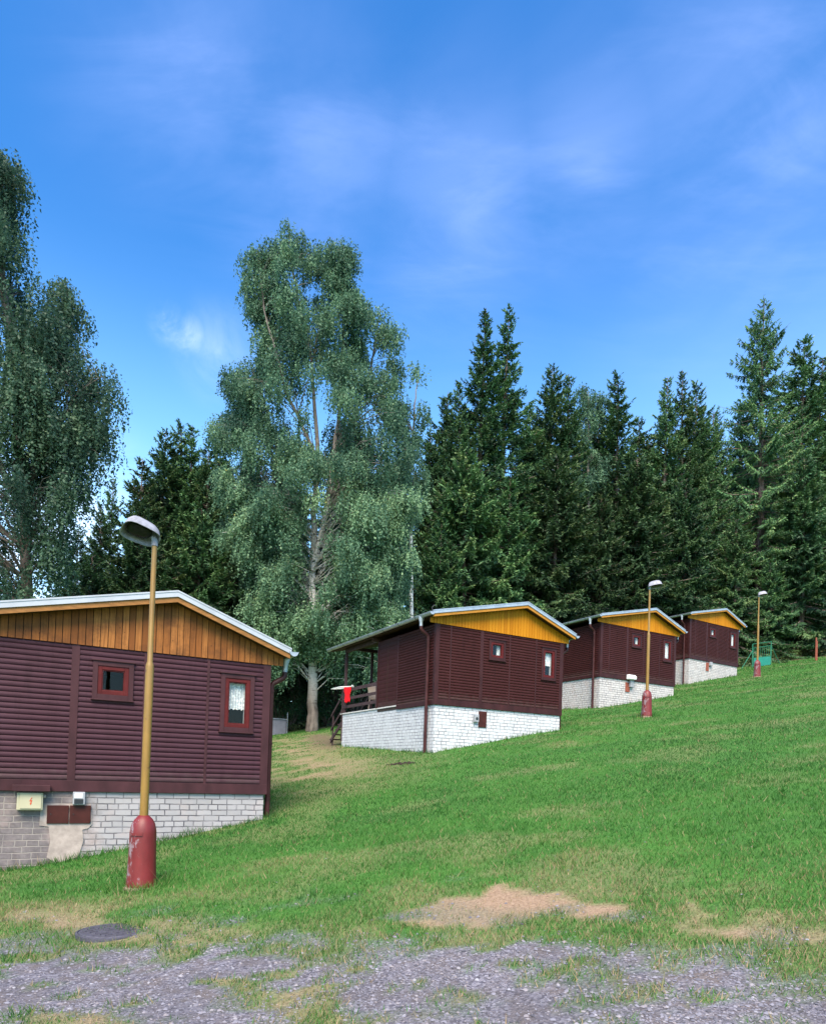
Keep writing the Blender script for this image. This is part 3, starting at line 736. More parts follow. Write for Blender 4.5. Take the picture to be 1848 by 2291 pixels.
# things on the second cabin's porch
def cabin_point(i, x, y, z):
    hx, hy, hz, th = HOUSES[i]
    return Matrix.Translation((hx, hy, hz)) @ Matrix.Rotation(th, 4, 'Z') @ Vector((x, y, z))
def chair(loc, rz):
    c = empty('garden_chair', loc, rz); tag(c, 'beige plastic chair behind the porch railing of the second cabin', 'chair')
    b = MB(); b.box((-.22, -.21, .40), (.22, .21, .43)); b.build('seat', 'beige_plastic', c, bevel=.012)
    b = MB(); b.prism([(-.20, .19, .44), (.20, .19, .44), (.22, .265, .84), (-.22, .265, .84)], (0, .018, 0))
    b.prism([(-.23, .265, .84), (.23, .265, .84), (.20, .28, .93), (-.20, .28, .93)], (0, .022, 0)); b.build('backrest', 'beige_plastic', c, bevel=.005)
    for sx in (-1, 1):
        b = MB(); b.tube([(sx * .21, -.19, 0), (sx * .21, -.19, .63)], .018, 8); b.tube([(sx * .21, -.20, .63), (sx * .21, .24, .65)], .02, 8); b.build('armrest', 'beige_plastic', c, smooth=True)
        for sy in (-1, 1):
            b = MB(); b.tube([(sx * .20, sy * .19 + (.03 if sy > 0 else 0), 0), (sx * .19, sy * .17, .40)], [.016, .022], 8); b.build('leg', 'beige_plastic', c, smooth=True)
chair(cabin_point(1, -W + .5, 4.75, .131), .512 + 2.0)
ra = empty('clothes_airer', cabin_point(1, -W, 6.2, 1.02), .512)
tag(ra, 'white folding clothes airer hooked over the porch rail of the second cabin', 'clothes airer')
b = MB(); b.tube([(-.02, -.42, .035), (-.44, -.42, -.02), (-.50, -.30, -.03), (-.50, .34, -.03), (-.44, .46, -.02), (-.02, .46, .035), (-.02, -.42, .035)], .016, 8); b.build('frame', 'white_plastic', ra, smooth=True)
for k in range(4):
    b = MB(); b.tube([(-.10 - k * .10, -.43, .025 - k * .013), (-.10 - k * .10, .46, .025 - k * .013)], .006, 6); b.build('drying_line', 'white_plastic', ra)
for y in (-.40, .44):
    b = MB(); b.tube([(-.03, y, .03), (0, y, .09), (.04, y, .085), (.05, y, -.06)], .015, 8); b.build('hook', 'white_plastic', ra, smooth=True)
# red cloth hanging from the airer
def cloth(loc, rz, w, h):
    nx_, nz_ = 14, 12; vs = []; fs = []
    for j in range(nz_ + 1):
        for i in range(nx_ + 1):
            u = i / nx_ - .5; v = j / nz_
            vs.append((.012 * math.sin(u * 16 + v * 2) + .02 * v, u * w * (1 - .45 * v + .12 * math.sin(v * 9)), -v * h - .03 * math.sin(u * 7) * v))
    for j in range(nz_):
        for i in range(nx_): a = j * (nx_ + 1) + i; fs.append((a, a + 1, a + nx_ + 2, a + nx_ + 1))
    mb = MB(); mb.add(vs, fs); o = mb.build('hanging_cloth', 'red_cloth', None, smooth=True); o.location = loc; o.rotation_euler = (0, 0, rz)
    o.modifiers.new('thick', 'SOLIDIFY').thickness = .006
    return tag(o, 'bright red cloth hanging from the white clothes airer', 'cloth')
cloth(cabin_point(1, -W - .10, 6.0, 1.04), .512 + .5, .34, .55)

# ------------------------------------------------------------------ lamps
def lamp(px, py, depth_guess, label, head_rz, tilt=.16, roll=0.0):
    p = on_ground(px, py); z = p.z; sc = p.y / depth_guess
    L = empty('street_lamp', (p.x, p.y, z), 0); L.scale = (sc, sc, sc); tag(L, label, 'street lamp', 'ochre street lamps with red bases along the lawn')
    b = MB(); b.lathe([(.20, -.12), (.197, .0), (.190, .06), (.176, .40), (.170, .72), (.166, .76), (.150, .84), (.115, .905), (.075, .945), (.062, .955), (.0, .955)], 28)
    bo = b.build('base', 'lamp_base', L, smooth=True)
    d = MB()
    for k in range(7):
        a0 = math.radians(-128 + k * 8); a1 = a0 + math.radians(7.9)
        d.prism([(.1755 * math.cos(a0), .1755 * math.sin(a0), .69), (.1755 * math.cos(a1), .1755 * math.sin(a1), .69), (.174 * math.cos(a1), .174 * math.sin(a1), .725), (.174 * math.cos(a0), .174 * math.sin(a0), .725)], (.010 * math.cos(a0), .010 * math.sin(a0), .003))
    d.build('door_rim', 'lamp_base', bo)
    f = MB(); f.lathe([(.235, -.15), (.225, -.012), (.20, .006), (.0, .006)], 20); f.build('footing', 'footing', L, smooth=True)
    b = MB(); b.lathe([(.055, .95), (.054, 2.95), (.050, 2.99), (.036, 3.03), (.035, 4.66), (.0, 4.66)], 16); b.build('pole', 'pole', L, smooth=True)
    # head: an open sheet hood, its long axis along +x of its own empty
    def ring(x0, x1, w0, w1, z, n=20):
        pts = []
        for k in range(n):
            a = 2 * math.pi * k / n; ca, sa = math.cos(a), math.sin(a)
            x = (x0 + x1) / 2 + (x1 - x0) / 2 * math.copysign(abs(ca) ** .62, ca)
            f_ = (x - x0) / (x1 - x0); w = w0 + (w1 - w0) * f_
            pts.append((x, w / 2 * math.copysign(abs(sa) ** .62, sa), z))
        return pts
    rot = Matrix.Translation((0, 0, 4.67)) @ Matrix.Rotation(head_rz, 4, 'Z') @ Matrix.Rotation(-tilt, 4, 'Y') @ Matrix.Rotation(roll, 4, 'X') @ Matrix.Scale(.90, 4)
    rings = [ring(-.065, .50, .36, .42, .0), ring(-.055, .485, .345, .40, .014), ring(-.04, .455, .30, .37, .13), ring(-.005, .405, .22, .30, .20), ring(.06, .33, .12, .19, .235)]
    inner = [ring(-.05, .485, .34, .40, .0), ring(-.03, .445, .285, .355, .12), ring(.06, .33, .12, .19, .22)]
    h = MB(); n = 20
    for rs, flip in ((rings, 0), (inner, 1)):
        vs = [rot @ Vector(q) for r_ in rs for q in r_]; fs = []
        for i in range(len(rs) - 1):
            for k in range(n):
                fs.append((i * n + k, i * n + (k + 1) % n, (i + 1) * n + (k + 1) % n, (i + 1) * n + k)[::-1 if flip else 1])
        fs.append(list(range((len(rs) - 1) * n, len(rs) * n)))
        h.add(vs, fs)
    vs = [rot @ Vector(q) for q in rings[0] + inner[0]]
    h.add(vs, [(k, (k + 1) % n, (k + 1) % n + n, k + n) for k in range(n)])
    ho = h.build('lamp_head', 'lamp_hood', L, smooth=True)
    g = MB(); rb = [ring(.06, .42, .22, .28, .075), ring(.09, .40, .20, .26, .04), ring(.16, .34, .12, .16, .01)]
    vs = [rot @ Vector(q) for r_ in rb for q in r_]
    g.add(vs, [(i * n + k, i * n + (k + 1) % n, (i + 1) * n + (k + 1) % n, (i + 1) * n + k) for i in range(2) for k in range(n)] + [list(range(2 * n, 3 * n)), list(range(n))])
    g.build('bowl', 'lamp_bowl', ho, smooth=True)
    s = MB(); s.tube([(0, 0, 4.60), (0, 0, 4.68), rot @ Vector((.02, 0, .06))], .043, 12); s.build('collar', 'lamp_hood', L, smooth=True)
    return L
lamp(296.5, 1864, 9.3, 'nearest street lamp with chipped red base, in front of the weathered cabin', math.radians(180 + 40), .20, .42)
lamp(1358.5, 1507, 24.8, 'middle street lamp with red base, standing before the third cabin', math.radians(-22), .12, -.18)
lamp(1591, 1423, 39.4, 'farthest street lamp with red base, standing before the green gate', math.radians(-15), .14, -.12)

# ------------------------------------------------------------------ gate, posts, cover, small things
g0 = on_ground(1581, 1396); g1 = on_ground(1619, 1391)
def gate():
    D = 51.5
    a = at_depth(1581, 1395, D); b_ = at_depth(1620, 1391, D + 1.0)
    a.z = float(ground(a.x, a.y)); b_.z = float(ground(b_.x, b_.y)); v = b_ - a; w = math.hypot(v.x, v.y)
    g = empty('garden_gate', a, math.atan2(v.y, v.x)); tag(g, 'small green metal gate with teal lower panel at the top of the lawn', 'gate')
    dz = v.z; hh = 1.78
    for x, z in ((0, 0), (w, dz)):
        b = MB(); b.tube([(x, 0, z - .3), (x, 0, z + hh)], .035, 8); b.build('post', 'green_paint', g, smooth=True)
    b = MB(); b.tube([(0, 0, hh), (w, 0, dz + hh)], .022, 8); b.build('top_bar', 'green_paint', g)
    f = MB()
    for x in (.10, w - .10): f.tube([(x, -.03, dz * x / w + .10), (x, -.03, dz * x / w + 1.48)], .022, 8)
    for z in (.70, 1.48): f.tube([(.10, -.03, z + dz * .1 / w), (w - .1, -.03, z + dz * (w - .1) / w)], .02, 8)
    for k in range(1, 8):
        x = .10 + (w - .2) * k / 8; f.tube([(x, -.03, .70 + dz * x / w), (x, -.03, 1.48 + dz * x / w)], .012, 6)
    f.build('gate_leaf', 'green_paint', g)
    p = MB(); p.prism([(.12, -.05, .03 + dz * .1), (w - .12, -.05, .03 + dz * .9), (w - .12, -.05, .68 + dz * .9), (.12, -.05, .68 + dz * .1)], (0, .015, 0)); p.build('lower_panel', 'teal_panel', g)
    for sx, x0, z0, x1, z1 in ((-1, -.02, 1.25, -1.05, .15), (1, w + .02, dz + 1.45, w + 1.35, dz + .35)):
        b = MB(); b.tube([(x0, 0, z0), (x1, .1, z1 - .3)], .025, 8); b.build('brace', 'green_paint', g, smooth=True)
gate()
p = at_depth(1714.5, 1388, 50.5); z = float(ground(p.x, p.y))
b = MB(); b.lathe([(.06, -.4), (.055, 1.62), (.04, 1.70), (.0, 1.70)], 8); b.box((.055, -.03, -.4), (.105, .03, 1.45)); o = b.build('fence_post', 'rust_post'); o.location = (p.x, p.y, z)
tag(o, 'lone rusty red post on the top edge of the lawn near the picture edge', 'post')
# manhole cover by the yard
p = on_ground(236, 1961)
mh = empty('manhole_cover', (p.x, p.y, p.z - .032), .3); tag(mh, 'round dark iron manhole cover set in the ground by the near lamp', 'manhole cover')
b = MB(); b.lathe([(.335, -.06), (.335, .045), (.315, .05), (.31, .042)], 40); b.build('rim', 'iron', mh)
b = MB(); b.lathe([(.305, -.02), (.305, .048), (.295, .056), (.0, .060)], 40)
for k in range(-5, 6):
    for j in range(-5, 6):
        if math.hypot(k, j) < 5.1 and (k + j) % 2 == 0: b.box((k * .05 - .017, j * .05 - .017, .054), (k * .05 + .017, j * .05 + .017, .065))
b.build('lid', 'iron', mh)
# mole hill
def mound(px, py, r, label):
    p = on_ground(px, py); rr = random.Random(4); b = MB()
    for k in range(26):
        a = rr.random() * 6.28; q = r * rr.random() ** .6; x = q * math.cos(a) * 1.3; y = q * math.sin(a) * .8; sz = .03 + .06 * rr.random() * (1.2 - q / r)
        z = float(ground(p.x + x, p.y + y)) - p.z
        b.lathe([(sz * .9, -.06), (sz * (.9 + .2 * rr.random()), 0), (sz * .75, sz * .4), (sz * .3, sz * .65), (0, sz * .7)], 7, (x, y, z))
    o = b.build('soil_heap', painted('dark soil', (.035, .026, .02), .4, .95, 12, bump=.8)); o.location = p
    tag(o, label, 'soil heap')
mound(842, 1607, .34, 'small heap of dark soil in the lawn below the second cabin')
# grey sheet box beyond the near cabin
p = at_depth(601, 1543, 38); z = float(ground(p.x, p.y))
sb = empty('grey_hut', (p.x, p.y, z), .5); tag(sb, 'low grey sheet hut half hidden behind the near cabin corner', 'hut')
b = MB(); b.box((-1.3, 0, -.3), (0, .9, .75)); b.build('wall', 'grey_panel', sb, bevel=.01)
b = MB(); b.box((-1.36, -.06, .75), (.06, .96, .80)); b.build('roof', 'roof_sheet', sb, bevel=.01)
b = MB(); b.tube([(.03, -.08, -.3), (.03, -.08, 1.15)], .02, 6); b.build('corner_post', 'zinc', sb)

# ------------------------------------------------------------------ trees
def spruce(seed, hgt, R, bare=.06, dens=1.0, dry=False, power=.85, ragged=.25):
    """one spruce standing at the origin: returns (trunk mesh object, crown mesh object)"""
    r = np.random.default_rng(seed); tr = MB()
    ph = r.random(4) * 6
    ax = lambda z: Vector((.10 * math.sin(z * .21 + ph[0]), .10 * math.sin(z * .17 + ph[1]), z))
    tr.tube([ax(hgt * i / 14) - Vector((0, 0, .5 if i == 0 else 0)) for i in range(15)], [max(.012, .0135 * hgt * (1 - i / 14) ** .9) for i in range(15)], 8)
    P_, D_, N_, L_, W_, T_ = [], [], [], [], [], []
    z = bare * hgt
    while z < hgt * .992:
        t = z / hgt; nb = int(r.integers(5, 8)) if t < .9 else int(r.integers(3, 5))
        for b in range(nb):
            L = (R * (1 - t) ** power + .10) * (1 + ragged * r.normal()) * min(1, .55 + t * 4)
            if L < .08: continue
            az = r.random() * 6.283
            el = -.42 + 1.07 * t ** 1.5 + r.normal() * .09
            zz = z + r.normal() * .12
            k = np.linspace(0, 1, 7); hx = L * k * math.cos(el); hz = L * (k * math.sin(el) - .30 * k ** 2 * (1 - t) + .26 * k ** 4 * (1 - t * .5))
            a0 = ax(min(zz, hgt)); pts = np.stack([a0.x + hx * math.cos(az), a0.y + hx * math.sin(az), zz + hz], 1)
            tr.tube([pts[i] for i in (0, 2, 4, 6)], [.012 + .012 * L, .008 + .008 * L, .008 + .004 * L, .006], 3, cap=False)
            n = max(3, int(L / .112 * dens)); s = np.sort(r.random(n)) ** .8
            s = .14 + .86 * s
            if dry: s = s[r.random(len(s)) < .62]
            n = len(s)
            if n == 0: continue
            px = np.interp(s, k, pts[:, 0]); py = np.interp(s, k, pts[:, 1]); pz = np.interp(s, k, pts[:, 2])
            base = np.stack([px, py, pz], 1); out = np.array([math.cos(az), math.sin(az), math.sin(el) * .6]); out /= np.linalg.norm(out)
            lat = np.array([-math.sin(az), math.cos(az), 0])
            btint = .42 + .17 * r.normal()
            for side in (-1, 1, 0):
                m_ = 2 if side else 1
                for q in range(m_):
                    tl = (.20 + .42 * min(1, L / 2.2)) * (1.12 - .75 * s) * (.7 + .6 * r.random(n))
                    if side == 0: tl = .22 + .25 * r.random(n)
                    hang = (.42 + .85 * r.random(n)) * (1 - .65 * t)
                    if dry: hang = hang + .7
                    d = out * (.55 + .5 * r.random(n))[:, None] + lat * side * (.8 + .4 * r.random(n))[:, None] + np.array([0, 0, -1.]) * hang[:, None]
                    if side == 0: d = out * .9 + np.stack([r.normal(0, .3, n), r.normal(0, .3, n), .35 * r.random(n) + .25 * t], 1)
                    d = unit(d)
                    nn = unit(np.cross(d, unit(r.normal(0, .45, (n, 3)) + out * .45 + np.array([0, 0, .9]))))
                    P_.append(base); D_.append(d); N_.append(nn); L_.append(tl); W_.append(.05 + .05 * r.random(n) + .06 * tl)
                    tip = np.clip((s - .55) * .5, 0, .25)
                    T_.append(np.clip(btint + tip + r.normal(0, .11, n) + (.34 * (r.random(n) < .55) if dry else 0), 0, 1))
                    # a second, shorter twig off the first keeps the spray feathery
                    mid = base + d * (tl * .5)[:, None]; d2 = unit(d + r.normal(0, .55, (n, 3)) + np.array([0, 0, -.25]))
                    P_.append(mid); D_.append(d2); N_.append(unit(np.cross(d2, unit(r.normal(0, .55, (n, 3)) + out * .6 + np.array([0, 0, .7]))))); L_.append(tl * .62); W_.append(.05 + .05 * r.random(n))
                    T_.append(np.clip(btint + .08 + tip + r.normal(0, .12, n), 0, 1))
        z += (.50 - .27 * t) * (hgt / 25) ** .5 / (.75 + .25 * dens)
    V = blades(*[np.concatenate(a) for a in (P_, D_, N_, L_, W_)])
    return tr, V, np.concatenate(T_)
PROTO = {}
def spruce_proto(key, *a, **k):
    tr, V, T = spruce(*a, **k)
    PROTO[key] = dict(h=a[1], tr=tr, V=V, T=T, dry=k.get('dry', False), first=None)
spruce_proto('a', 11, 25, 3.9, power=.74); spruce_proto('b', 12, 25, 3.5, power=.78, ragged=.34); spruce_proto('c', 13, 25, 4.3, power=.68, ragged=.3); spruce_proto('d', 14, 25, 3.8, power=.74, ragged=.26)
spruce_proto('slim', 15, 28, 4.1, power=.92, ragged=.3); spruce_proto('slim2', 16, 28, 3.9, power=.9, ragged=.36)
spruce_proto('dry', 17, 32, 4.9, .26, 1.0, True, power=.62, ragged=.3); spruce_proto('dry2', 18, 25, 3.9, .26, .9, True, power=.58, ragged=.35)
spruce_proto('bushy', 19, 14, 3.6, .02, 1.2, power=.75); spruce_proto('bushy2', 20, 14, 3.3, .02, 1.2, power=.8)
def put_spruce(key, x, y, top, wide=1.0, label=None, group=None, rz=None):
    pr = PROTO[key]; z = float(ground(x, y)); sc = (top - z) / pr['h']
    if pr['first'] is None:
        r0 = empty('spruce_tree', (0, 0, 0))
        pr['tr'].build('trunk', 'bark_spruce', r0, smooth=True)
        fast_mesh('crown', pr['V'], 4, 'needles_dry' if pr['dry'] else 'needles', r0, pr['T'])
        pr['first'] = r0
    else: r0 = copy_tree(pr['first'])
    w = sc * wide * (25 / pr['h'] * .0 + 1) if pr['h'] > 20 else sc * wide
    r0.location = (x, y, z); r0.scale = (w, w, sc); r0.rotation_euler = (0, 0, random.random() * 6.28 if rz is None else rz)
    tag(r0, label, 'tree', group); return r0
def edge_y(r): return 42.3 / (1 - .55 * r) + 1.0
def forest(px, topy, off, key, wide=1.0, label=None, group='spruces of the forest edge'):
    d = ray(px, topy); d = d / d.y; rr = (px - 868) / 1451
    Y = (edge_y(rr) + off); X = Y * d.x
    # the trunk foot lies straight below the top
    return put_spruce(key, X, Y, EYE + Y * d.z, wide, label, group)
SKY = [
 (238, 1003, 4, 'b', .8, 'small spruce tip beside the left birch, lowest of the skyline'), (302, 962, 3, 'a', 1.1, 'spruce between the left birch and the twin tipped spruces, above the near lamp'),
 (347, 905, 5, 'c', 1.1, 'left one of the two close spruce tips above the near lamp'), (383, 889, 6, 'd', 1.0, 'middle spruce tip of the group left of the tall birch'),
 (405, 892, 5, 'b', 1.1, 'right hand spruce tip of the group left of the tall birch'), (440, 930, 4, 'a', 1.0, 'spruce half hidden by the left side of the tall birch'),
 (466, 866, 7, 'slim', 1.0, 'bluish spruce top just showing beside the left side of the tall birch'), (165, 1105, 2, 'c', 1.0, 'low spruce behind the hanging twigs of the left birch'),
 (215, 1060, 2, 'd', 1.0, 'low spruce at the right edge of the left birch foliage'), (520, 985, 3, 'a', 1.1, 'spruce behind the lower left of the tall birch'), (600, 960, 5, 'c', 1, 'spruce behind the middle of the tall birch'), (760, 960, 4, 'd', 1.1, 'spruce behind the lower right of the tall birch'),
 (905, 905, 6, 'b', 1.0, 'spruce just right of the slim birch'), (940, 822, 6, 'a', 1.0, 'spruce between the slim birch and the two tallest middle spruces'),
 (968, 815, 3, 'd', .9, 'spruce close against the left flank of the two tallest middle spruces'), (1021, 648, 3, 'slim', 1.05, 'left one of the two tall dark spruces in the middle of the skyline'),
 (1069, 645, 4, 'slim2', 1.05, 'right one of the two tall dark spruces in the middle of the skyline'), (1115, 850, 7, 'a', 1.0, 'spruce in the dip right of the two tall middle spruces'),
 (1160, 770, 5, 'c', 1.0, 'spruce with a broad top right of the two tall middle spruces'), (1197, 786, 5, 'b', .9, 'narrow spruce tip left of the bright leafy top'),
 (1300, 785, 4, 'd', 1.05, 'single pointed spruce standing in the centre of the right skyline'), (1262, 850, 7, 'a', 1.0, 'spruce in the gap left of the single pointed spruce'), (1345, 880, 7, 'c', 1.0, 'spruce in the gap right of the single pointed spruce'),
 (1403, 790, 5, 'b', .9, 'left one of the three spruce tips before the tall sparse spruce'), (1436, 775, 5, 'slim2', .95, 'middle and highest of the three spruce tips before the tall sparse spruce'),
 (1466, 800, 6, 'a', .95, 'right one of the three spruce tips before the tall sparse spruce'), (1503, 862, 6, 'dry2', 1.0, 'ragged spruce in the dip left of the tall sparse spruce'),
 (1608, 629, 3, 'dry', 1.0, 'tallest sparse spruce at the right with long bare trunk and grey hanging twigs'), (1692, 712, 8, 'c', 1.1, 'dark dense spruce right behind the tall sparse spruce'),
 (1728, 748, 10, 'd', 1.1, 'dark spruce at the right edge of the skyline'), (1560, 850, 9, 'b', 1.1, 'spruce behind the left branches of the tall sparse spruce'), (1775, 790, 8, 'a', 1.2, 'spruce cut by the right picture edge'),
]
for px, ty, off, key, wd, lab in SKY: forest(px, ty, off, key, wd, lab)
FRONT = [
 (1168, 960, -.5, 'bushy', 1.15, 'light green bushy spruce in front of the forest, above the second cabin roof'), (1690, 962, -2.5, 'bushy2', 1.1, 'young green spruce in front of the forest beside the red post'),
 (1340, 965, .5, 'bushy2', 1.15, 'bushy spruce in front of the forest, above the third cabin roof'), (985, 950, .5, 'bushy', 1.1, 'bushy spruce in front of the forest, right of the slim birch'),
 (1075, 1010, -.5, 'bushy2', 1.15, 'low bushy spruce below the two tall middle spruces'), (1440, 1010, 0, 'bushy', 1.0, 'bushy spruce in front of the forest, behind the middle lamp head'),
 (1265, 1040, -.8, 'bushy', 1.0, 'low bushy spruce behind the roof of the third cabin'), (1550, 1080, -1.2, 'bushy2', 1.05, 'low bushy spruce left of the farthest lamp, above the farthest cabin'),
 (300, 1090, -.5, 'bushy', 1.2, 'bushy spruce just behind the near lamp head'), (420, 1070, -.5, 'bushy2', 1.2, 'bushy spruce between the near lamp and the tall birch'), (190, 1170, -1, 'bushy', 1.1, 'bushy spruce behind the roof of the nearest cabin, left of the near lamp'),
 (930, 1100, -1, 'bushy2', 1.1, 'low bushy spruce above the left eave of the second cabin'), (1755, 1060, -2, 'bushy', 1.1, 'low bushy spruce at the right picture edge'), (1620, 1175, -2.0, 'bushy2', 1.2, 'low dark spruce right behind the farthest lamp'),
]
for px, ty, off, key, wd, lab in FRONT: forest(px, ty, off, key, wd, lab, 'young spruces in front of the forest')
rf_ = random.Random(3)
keys = ['a', 'b', 'c', 'd', 'dry2', 'slim']
for row, (off, n, lo, hi) in enumerate(((7, 18, 960, 1040), (12, 15, 930, 1010), (18, 12, 930, 1000))):
    for i in range(n):
        px = 250 + (1790 - 250) * (i + .5 + rf_.uniform(-.35, .35)) / n
        if px < 330 and row == 0 or px < 300: continue
        lift = 60 * max(0, (px - 868) / 868); drop = 90 * max(0, (430 - px) / 180)
        forest(px, rf_.uniform(lo, hi) - lift + drop, off, keys[rf_.randrange(6)], rf_.uniform(.95, 1.25), 'dark spruce inside the wood, mostly hidden behind the front trees', 'spruces inside the wood')

def leaf_clumps(cl, seed, leaf, hang=(.7, 1.7), per=46, gap=.075, flat=.0, wide=.6, base=Vector((0, 0, 0))):
    """cl: (x, y, z, rx, rz, tint, density). hanging strands of leaves fill each clump"""
    r = np.random.default_rng(seed); P_, D_, L_, T_, O_ = [], [], [], [], []
    for x, y, z, rx, rz, ti, den in cl:
        ns = max(4, int(per * den * (rx * rz)))
        u = unit(r.normal(0, 1, (ns, 3))) * (r.random(ns) ** .45)[:, None]
        st = np.array([x, y, z]) + u * np.array([rx, rx, rz]) - np.array(base)
        hl = r.uniform(*hang, ns) * (.6 + .4 * min(1, rz)); nl = np.maximum(3, (hl / gap).astype(int))
        sway = r.normal(0, .16, (ns, 2)); rad = u[:, :2] * .28
        i = np.repeat(np.arange(ns), nl); f = np.concatenate([(np.arange(k) + r.random(k) * .8) / k for k in nl])
        h = hl[i] * f
        off = (sway[i] + rad[i]) * (hl[i] * np.sqrt(f))[:, None] if flat == 0 else r.normal(0, flat, (len(i), 2))
        p = st[i] + np.stack([off[:, 0], off[:, 1], -h + (.0 if flat == 0 else hl[i] * .5)], 1) + r.normal(0, .022, (len(i), 3))
        d = unit(r.normal(0, .75, (len(i), 3)) + np.array([0, 0, -.75 if flat == 0 else -.1]))
        P_.append(p); D_.append(d); L_.append(leaf * r.uniform(.55, 1.5, len(i))); O_.append(u[i])
        T_.append(np.clip(ti + r.normal(0, .12, ns)[i] + r.normal(0, .10, len(i)), 0, .92) + (r.random(len(i)) < .006) * .08)
    P = np.concatenate(P_); D = np.concatenate(D_); L = np.concatenate(L_); T = np.clip(np.concatenate(T_), 0, 1)
    O = np.concatenate(O_); face = unit(O * .9 + np.array([0, 0, .55]) + r.normal(0, .42, P.shape))
    Nn = unit(np.cross(D, face))
    return blades(P, D, Nn, L, L * wide), T
def birch(base_px, depth, stems, profile, seed, label, n, leafmat, leaf, hang, per, rpx=(17, 36), extra=(), gaps=(), bark_mat='bark_birch', squash=.8, low_tint=.12, trunk_r=.32, gap=.075, group='weeping birches by the cabins', limb=.055, centre=None):
    b = at_depth(base_px[0], base_px[1], depth); b.z = float(ground(b.x, b.y))
    root = empty('birch_tree', b); tag(root, label, 'tree', group)
    r = np.random.default_rng(seed); s = depth / 1451
    tr = MB(); nodes = []
    for st in stems:
        pts = [at_depth(x, y, depth + dz) - b for x, y, rr, dz in st]; rs = [rr for *_, rr, _ in st]
        # smooth and roughen a little
        P = []; Rr = []
        for i in range(len(pts) - 1):
            for k in range(5):
                f = k / 5; P.append(pts[i].lerp(pts[i + 1], f) + Vector((r.normal(0, .03), r.normal(0, .03), 0)) * (1 if (i or k) else 0)); Rr.append(rs[i] * (1 - f) + rs[i + 1] * f)
        P.append(pts[-1]); Rr.append(rs[-1]); tr.tube(P, Rr, 10); nodes += list(zip(P, Rr))
    cl = []; ys = [p[0] for p in profile]
    def addc(x, y, rp, dz, tint, den):
        c = at_depth(x, y, depth + dz); cl.append((c.x, c.y, c.z, rp * s * .95, rp * s * .95, tint, den))
    tries = 0
    while len(cl) < n and tries < n * 30:
        tries += 1
        y = r.uniform(ys[0], ys[-1]); l = np.interp(y, ys, [p[1] for p in profile]) + 22 * math.sin(y * .055 + seed); g = np.interp(y, ys, [p[2] for p in profile]) - 20 * math.sin(y * .047 + seed * 2)
        if r.random() > (g - l) / max(p[2] - p[1] for p in profile) * 1.15 + .1: continue
        rp = r.uniform(*rpx) * min(1, .5 + (g - l) / 260) * (1 if r.random() < .65 else .62)
        if g - l < rp * 1.3: rp = max(14, (g - l) / 1.4)
        u = r.uniform(-1, 1); u = math.copysign(abs(u) ** .75, u)
        x = (l + g) / 2 + u * max(0, (g - l) / 2 - rp * .6)
        if any(math.hypot(x - q[0], (y - q[1]) * .7) < q[2] * 1.05 for q in gaps): continue
        half = (centre or (g - l) / 2) * s * squash; dz = r.uniform(-1, 1) * half * math.sqrt(max(.05, 1 - u * u))
        t = (y - ys[0]) / (ys[-1] - ys[0])
        addc(x, y, rp, dz, .42 + low_tint * (t - .4) + r.normal(0, .13), 1.0)
    for x, y, rp, dz, ti, den in extra:
        if rp < 30: addc(x, y, rp, dz, ti, den); continue
        for k in range(4):
            addc(x + r.normal(0, rp * .48), y + r.normal(0, rp * .42), rp * r.uniform(.42, .68), dz * .62 + r.normal(0, .35), ti + r.normal(0, .10), den)
    # limbs from the stems to the clumps
    for x, y, z, rx, rz, *_ in cl:
        c = Vector((x, y, z)) - b; best = min(nodes, key=lambda q: (q[0] - c).length + 3.0 * max(0, q[0].z - c.z + .6))
        a = best[0]; mid = a.lerp(c, .5) + Vector((r.normal(0, .15), r.normal(0, .15), .25 + .12 * (c - a).length))
        r0 = min(best[1] * .4, limb * .6); tr.tube([a, a.lerp(mid, .55), mid, c.lerp(mid, .3) + Vector((0, 0, .1)), c], [r0, r0 * .8, r0 * .55, r0 * .35, r0 * .2], 5, cap=False)
    tr.build('trunk', bark_mat, root, smooth=True)
    V, T = leaf_clumps(cl, seed + 1, leaf, hang, per, gap, base=b)
    fast_mesh('crown', V, 4, leafmat, root, T)
    return root
TALL = [(470, 590, 620), (500, 575, 655), (525, 530, 730), (560, 518, 748), (610, 515, 762), (650, 530, 768), (690, 535, 775), (740, 505, 800), (775, 475, 800), (850, 470, 880), (900, 452, 888), (960, 475, 885), (1040, 452, 880), (1100, 470, 876), (1180, 490, 872), (1250, 515, 875), (1310, 545, 850), (1345, 575, 780)]
